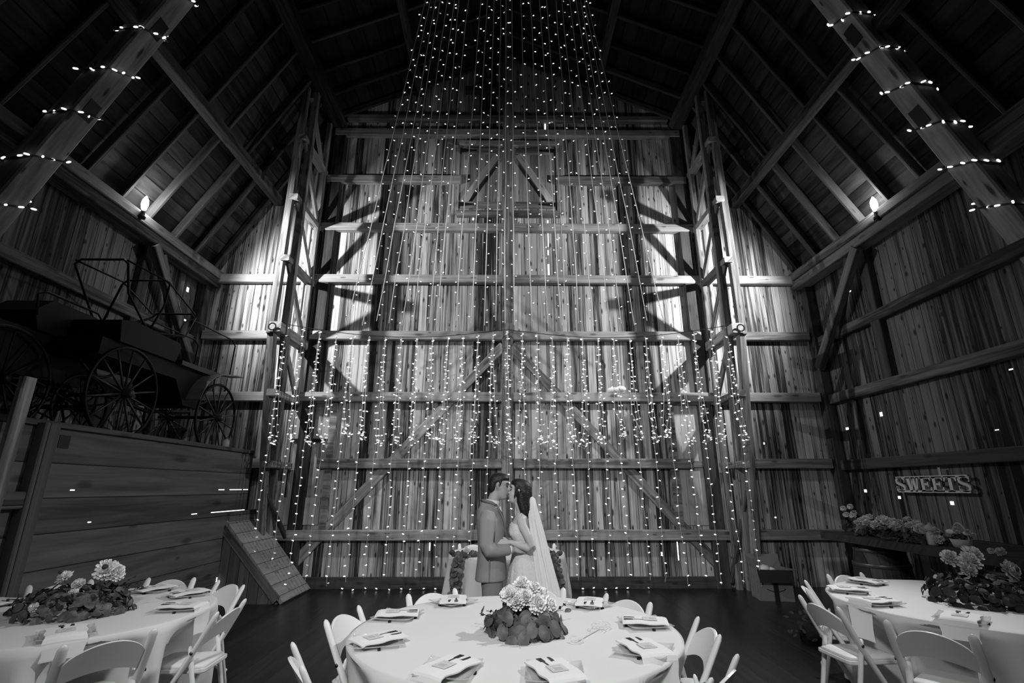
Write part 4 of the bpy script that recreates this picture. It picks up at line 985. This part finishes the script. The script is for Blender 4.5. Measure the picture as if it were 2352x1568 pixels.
# ---------------------------------------------------------------- the groom, facing right (+x)
G = thing('person', 'man in a grey suit standing at left, kissing the woman in the veil', 'person', (-.145, 5.1, 0))
HM = Matrix.Translation((.055, 0, 1.497)) @ Matrix.Rotation(R(6), 4, 'Y') @ Matrix.Rotation(R(-4), 4, 'Z')
b = MB(); PG = head_mesh(b, HM)
b.tube([(-.02, 0, 1.38), (.0, 0, 1.45), (.025, 0, 1.52), (.035, 0, 1.56)], [.075, .060, .056, .055], 16)
torso(b, [(.90, 0, .11, .165, 0), (1.02, 0, .105, .155, 0), (1.10, 0, .105, .155, 0), (1.25, 0, .12, .175, 0), (1.36, -.02, .105, .185, 0), (1.42, -.02, .075, .12, 0)])
RA = [(-.02, -.185, 1.36), (-.035, -.215, 1.23), (-.045, -.235, 1.10), (.06, -.215, 1.065), (.17, -.185, 1.055), (.205, -.175, 1.055)]
LA = [(-.02, .185, 1.36), (.0, .235, 1.22), (.03, .255, 1.09), (.15, .225, 1.06), (.27, .18, 1.05), (.31, .165, 1.05)]
for A in (RA, LA): b.tube(A, [.052, .050, .042, .040, .030, .028], 12)
hand(b, RA[-1], (1, .35, -.05), (-.25, -.8, .5), (0, .3, 1), 1.0, .35)
hand(b, LA[-1], (1, -.5, 0), (.3, .8, .5), (0, -.3, 1), 1.0, .4)
for s in (-1, 1):
    b.tube([(0, s*.085, .95), (.01, s*.09, .72), (.015, s*.095, .50), (-.0, s*.095, .30), (-.02, s*.1, .09)], [.095, .078, .055, .052, .036], 14)
    b.tube([(-.05, s*.1, .05), (.03, s*.105, .045), (.12, s*.115, .03)], [.036, .036, .028], 10)
fuse('body', b, SKIN, G, .0075, 3)
# hair: short, swept up at the front
h = MB(); rows = [(.055, -.045, -.098, .058), (.085, -.02, -.108, .076), (.115, -.005, -.112, .080), (.145, .012, -.114, .082), (.165, .055, -.114, .083), (.182, .092, -.112, .082), (.205, .096, -.104, .078), (.226, .082, -.085, .064), (.243, .05, -.05, .042), (.248, .02, -.02, .02)]
h.rings([[HM @ q for q in ell(((f+bk)/2, 0, z), (f-bk)/2, hw, 24, 0, .9)] for z, f, bk, hw in rows])
h.tube([HM @ Vector(q) for q in ((.02, -.070, .165), (.012, -.079, .14), (.008, -.078, .112))], [.012, .010, .006], 8)
h.tube([HM @ Vector(q) for q in ((.02, .070, .165), (.012, .079, .14), (.008, .078, .112))], [.012, .010, .006], 8)
fuse('hair', h, HAIR, G, .008, 3)
def face_bits(P, par, k=1):
    for s in (-1, 1):
        obj('eyebrow', MB().tube([P(.088, s*.016, .153), P(.086, s*.034, .158), P(.072, s*.052, .153)], [.004, .005, .003], 6), HAIR, par, True)
        obj('closed_eye', MB().tube([P(.083, s*.018, .131), P(.084, s*.032, .128), P(.074, s*.047, .131)], [.003, .0045, .003], 6), HAIR, par, True)
    obj('lips', MB().tube([P(.088, -.022, .060), P(.098, 0, .062), P(.088, .022, .060)], [.004, .008, .004], 8), grey('lips', .22, .5), par, True)
face_bits(PG, G)
# trousers and shoes
t = MB()
torso(t, [(.80, 0, .125, .175, 0), (.92, 0, .125, .18, 0), (1.02, 0, .118, .168, 0)])
for s in (-1, 1): t.tube([(0, s*.085, .93), (.01, s*.092, .72), (.01, s*.097, .50), (0, s*.098, .28), (-.01, s*.102, .06)], [.110, .098, .086, .078, .074], 16)
fuse('trousers', t, TROUS, G, .010, 4)
for s in (-1, 1): obj('shoe', MB().tube([(-.085, s*.102, .04), (-.03, s*.103, .055), (.05, s*.108, .045), (.13, s*.115, .035), (.17, s*.118, .028)], [.026, .046, .045, .040, .020], 12, flat=.95), SHOE, G, True)
# shirt collar
c = MB(); c.rings([ell((-.012, 0, 1.395), .085, .10, 20, .10), ell((-.002, 0, 1.44), .072, .076, 20, .10), ell((.006, 0, 1.487), .066, .067, 20, -.15), ell((.006, 0, 1.487), .060, .061, 20, -.15), ell((-.002, 0, 1.44), .064, .066, 20, .1)], cap=False)
obj('shirt_collar', c, SHIRT, G, True)
j = MB()
torso(j, [(.775, -.005, .150, .207, .02), (.83, -.003, .147, .203, 0), (.92, 0, .140, .195, 0), (1.0, 0, .132, .182, 0), (1.10, -.004, .130, .178, 0), (1.22, -.006, .140, .196, 0), (1.32, -.018, .134, .208, -.05), (1.385, -.03, .108, .195, -.1), (1.425, -.034, .085, .13, -.15), (1.455, -.03, .078, .085, -.2)])
SR = [(-.03, -.165, 1.365), (-.038, -.205, 1.30), (-.042, -.225, 1.20), (-.045, -.24, 1.10), (-.02, -.238, 1.055), (.06, -.218, 1.05), (.17, -.187, 1.053)]
SL_ = [(-.03, .165, 1.365), (-.01, .215, 1.29), (.0, .24, 1.2), (.03, .258, 1.09), (.15, .228, 1.06), (.26, .185, 1.05)]
j.tube(SR, [.070, .076, .070, .065, .066, .059, .048], 16); j.tube(SL_, [.070, .075, .068, .064, .058, .048], 16)
for k, (x, z) in enumerate(((.0, 1.045), (.03, 1.07), (-.05, 1.065))): j.tube([(x, -.275+.01*k, z+.05), (x+.03, -.28+.01*k, z), (x+.05, -.25, z-.04)], [.008, .011, .008], 6)
fuse('jacket', j, SUIT, G, .009, 3)
LAP = grey('lapel_cloth', .2, .8, .1)
for s in (-1, 1):
    obj('lapel', MB().prism([(.035, s*.058, 1.452), (.062, s*.100, 1.40), (.110, s*.115, 1.31), (.135, s*.06, 1.16), (.138, s*.012, 1.08), (.131, s*.02, 1.2), (.095, s*.045, 1.36)], (.9, s*.35, 0), .012), LAP, G)
    obj('collar_roll', MB().tube([(.045, s*.068, 1.435), (.0, s*.083, 1.462), (-.06, s*.075, 1.478), (-.105, 0, 1.483)], [.010, .015, .015, .014], 8), LAP, G, True)
obj('shirt_front', MB().rings([[Vector((.085, -.03, 1.43)), Vector((.085, .03, 1.43)), Vector((.07, .03, 1.42)), Vector((.07, -.03, 1.42))], [Vector((.142, -.012, 1.13)), Vector((.142, .012, 1.13)), Vector((.11, .012, 1.13)), Vector((.11, -.012, 1.13))]]), SHIRT, G)
obj('cuff', MB().tube([(.165, -.188, 1.053), (.19, -.180, 1.054)], [.037, .035], 12), SHIRT, G, True)
obj('jacket_vent', MB().box((-.02, -.2095, .785), (-.008, -.2035, .97)), LAP, G)

# ---------------------------------------------------------------- the bride, facing left (-x)
B = thing('person', 'woman in a white gown and long veil at right, kissing the man in the suit', 'person', (.175, 5.1, 0), math.pi)
HB = Matrix.Translation((.080, 0, 1.452)) @ Matrix.Rotation(R(-9), 4, 'Y') @ Matrix.Rotation(R(-4), 4, 'Z')
b = MB(); PB = head_mesh(b, HB, True)
b.tube([(.02, 0, 1.33), (.04, 0, 1.40), (.06, 0, 1.46), (.065, 0, 1.52)], [.062, .046, .044, .046], 16)
torso(b, [(.88, -.01, .115, .165, 0), (.96, .0, .105, .150, 0), (1.04, .015, .085, .118, 0), (1.12, .03, .088, .122, 0), (1.20, .045, .100, .138, 0), (1.28, .04, .085, .142, 0), (1.335, .03, .066, .135, 0), (1.37, .03, .05, .08, 0)])
AL = [(.045, .150, 1.325), (.025, .175, 1.25), (-.02, .20, 1.17), (-.055, .205, 1.085), (-.03, .195, 1.068), (.03, .175, 1.083), (.12, .145, 1.108), (.15, .14, 1.113)]
AR = [(.045, -.150, 1.325), (.05, -.19, 1.2), (.07, -.20, 1.08), (.18, -.19, 1.10), (.27, -.18, 1.15)]
b.tube(AL, [.044, .043, .038, .033, .034, .033, .025, .023], 14); b.tube(AR, [.044, .042, .035, .032, .024], 12)
hand(b, AL[-1], (1, .15, .05), (-.1, .7, .7), (0, -.5, .8), .9, .35); hand(b, AR[-1], (.9, .2, .4), (0, -.8, .5), (0, .4, 1), .9, .3)
for s in (-1, 1):
    b.tube([(-.01, s*.08, .92), (0, s*.085, .70), (.01, s*.085, .48), (0, s*.085, .28), (-.015, s*.085, .09)], [.095, .075, .052, .048, .032], 12)
    b.tube([(-.05, s*.085, .05), (.03, s*.09, .045), (.11, s*.095, .03)], [.03, .032, .024], 8)
fuse('body', b, SKINB, B, .0075, 3); face_bits(PB, B)
h = MB(); rows = [(.04, -.06, -.118, .066), (.075, -.012, -.126, .080), (.105, .012, -.128, .084), (.13, .03, -.128, .085), (.155, .062, -.126, .085), (.18, .088, -.122, .083), (.205, .086, -.108, .075), (.228, .062, -.08, .058), (.24, .02, -.03, .025)]
h.rings([[HB @ q for q in ell(((f+bk)/2, 0, z), (f-bk)/2, hw, 24, 0, .9)] for z, f, bk, hw in rows])
for y, x0 in ((.045, -.045), (.0, -.07), (-.045, -.045), (.062, -.01), (-.062, -.01)):
    h.tube([HB @ Vector((x0-.02, y, .12)), HB @ Vector((x0-.035, y, .03)), (x0+.025, y*1.15, 1.40), (x0+.005, y*1.1, 1.34), (x0-.0, y*.9, 1.275)], [.045, .048, .042, .034, .016], 12)
h.tube([HB @ Vector((.03, .072, .16)), HB @ Vector((.022, .08, .11)), HB @ Vector((.03, .072, .045))], [.014, .014, .007], 8)
fuse('hair', h, HAIR, B, .009, 3)
# gown: bodice with straps, full skirt
d = MB(); torso(d, [(.99, .01, .105, .140, 0), (1.04, .018, .094, .126, 0), (1.12, .033, .097, .131, 0), (1.185, .050, .112, .148, 0), (1.225, .048, .108, .150, .10), (1.255, .040, .095, .150, .30)])
for s in (-1, 1): d.ball((.105, s*.062, 1.195), (.052, .058, .058), 12)
fuse('bodice', d, LACE, B, .009, 3)
for s in (-1, 1): obj('strap', MB().tube([(.10, s*.088, 1.245), (.078, s*.098, 1.32), (.035, s*.105, 1.365), (-.01, s*.10, 1.33), (-.03, s*.085, 1.25)], .007, 6), LACE, B, True)
sk = []; n = 120
for z, cx, rx, ry in ((1.035, .018, .098, .130), (.99, .012, .115, .148), (.92, .0, .145, .18), (.80, -.02, .185, .225), (.65, -.045, .225, .275), (.45, -.08, .27, .33), (.25, -.11, .31, .38), (.10, -.13, .335, .41), (.015, -.14, .345, .42)):
    f = min(1, (1.04-z)/.6)
    sk.append([Vector((cx+rx*(1+f*(.035*math.sin(14*a)+.02*math.sin(23*a+1)))*math.cos(a), ry*(1+f*(.035*math.sin(14*a)+.02*math.sin(23*a+1)))*math.sin(a), z)) for a in [2*math.pi*k/n for k in range(n)]])
obj('skirt', MB().rings(sk, cap=False), DRESS, B, True)
q = MB(); rs = random.Random(3)
for k in range(260):
    a = rs.uniform(0, 2*math.pi); i = rs.randrange(len(sk)-3); u = rs.random(); p = sk[i][int(a/6.2832*n) % n].lerp(sk[i+1][int(a/6.2832*n) % n], u); r = rs.uniform(.003, .006)
    q.add([p+Vector((0, 0, r)), p+Vector((r*math.cos(a), r*math.sin(a), 0)), p+Vector((0, 0, -r)), p+Vector((-r*math.sin(a), r*math.cos(a), 0)), p+Vector((r*math.sin(a), -r*math.cos(a), 0))], [(0, 3, 1), (0, 1, 4), (2, 1, 3), (2, 4, 1)])
o = obj('sequins', q, SEQ, B); o['kind'] = 'stuff'
# veil: gathered at the back of the head, falling in pleats to the floor
VEIL = sheer('veil_tulle', .85, .80, .8)
vr = []
prof = [(1.535, -.048, -.030, .030), (1.50, -.100, -.04, .05), (1.42, -.118, -.040, .075), (1.32, -.145, -.040, .10), (1.19, -.180, -.06, .125), (1.0, -.228, -.085, .155), (.78, -.285, -.11, .20), (.56, -.345, -.125, .25), (.3, -.42, -.14, .31), (.04, -.50, -.155, .37)]
for i, (z, xo, xi, wv) in enumerate(prof):
    row = []
    for k in range(73):
        a = R(-100+200*k/72); pl = 1+.05*min(1, i/3)*math.sin(k*1.05+.15*i)+.03*math.sin(k*2.3)
        c, s_ = math.cos(a), math.sin(a)
        row.append(Vector((xi+(xo-xi)*max(c, -.1)*pl, wv*s_*pl*1.05, z)))
    vr.append(row)
vo = MB().rings(vr, cap=False, closed=False)
obj('veil', vo, VEIL, B, True)
obj('hair_comb', MB().tube([(-.045, -.04, 1.535), (-.058, 0, 1.545), (-.045, .04, 1.535)], .009, 8), LACE, B, True)
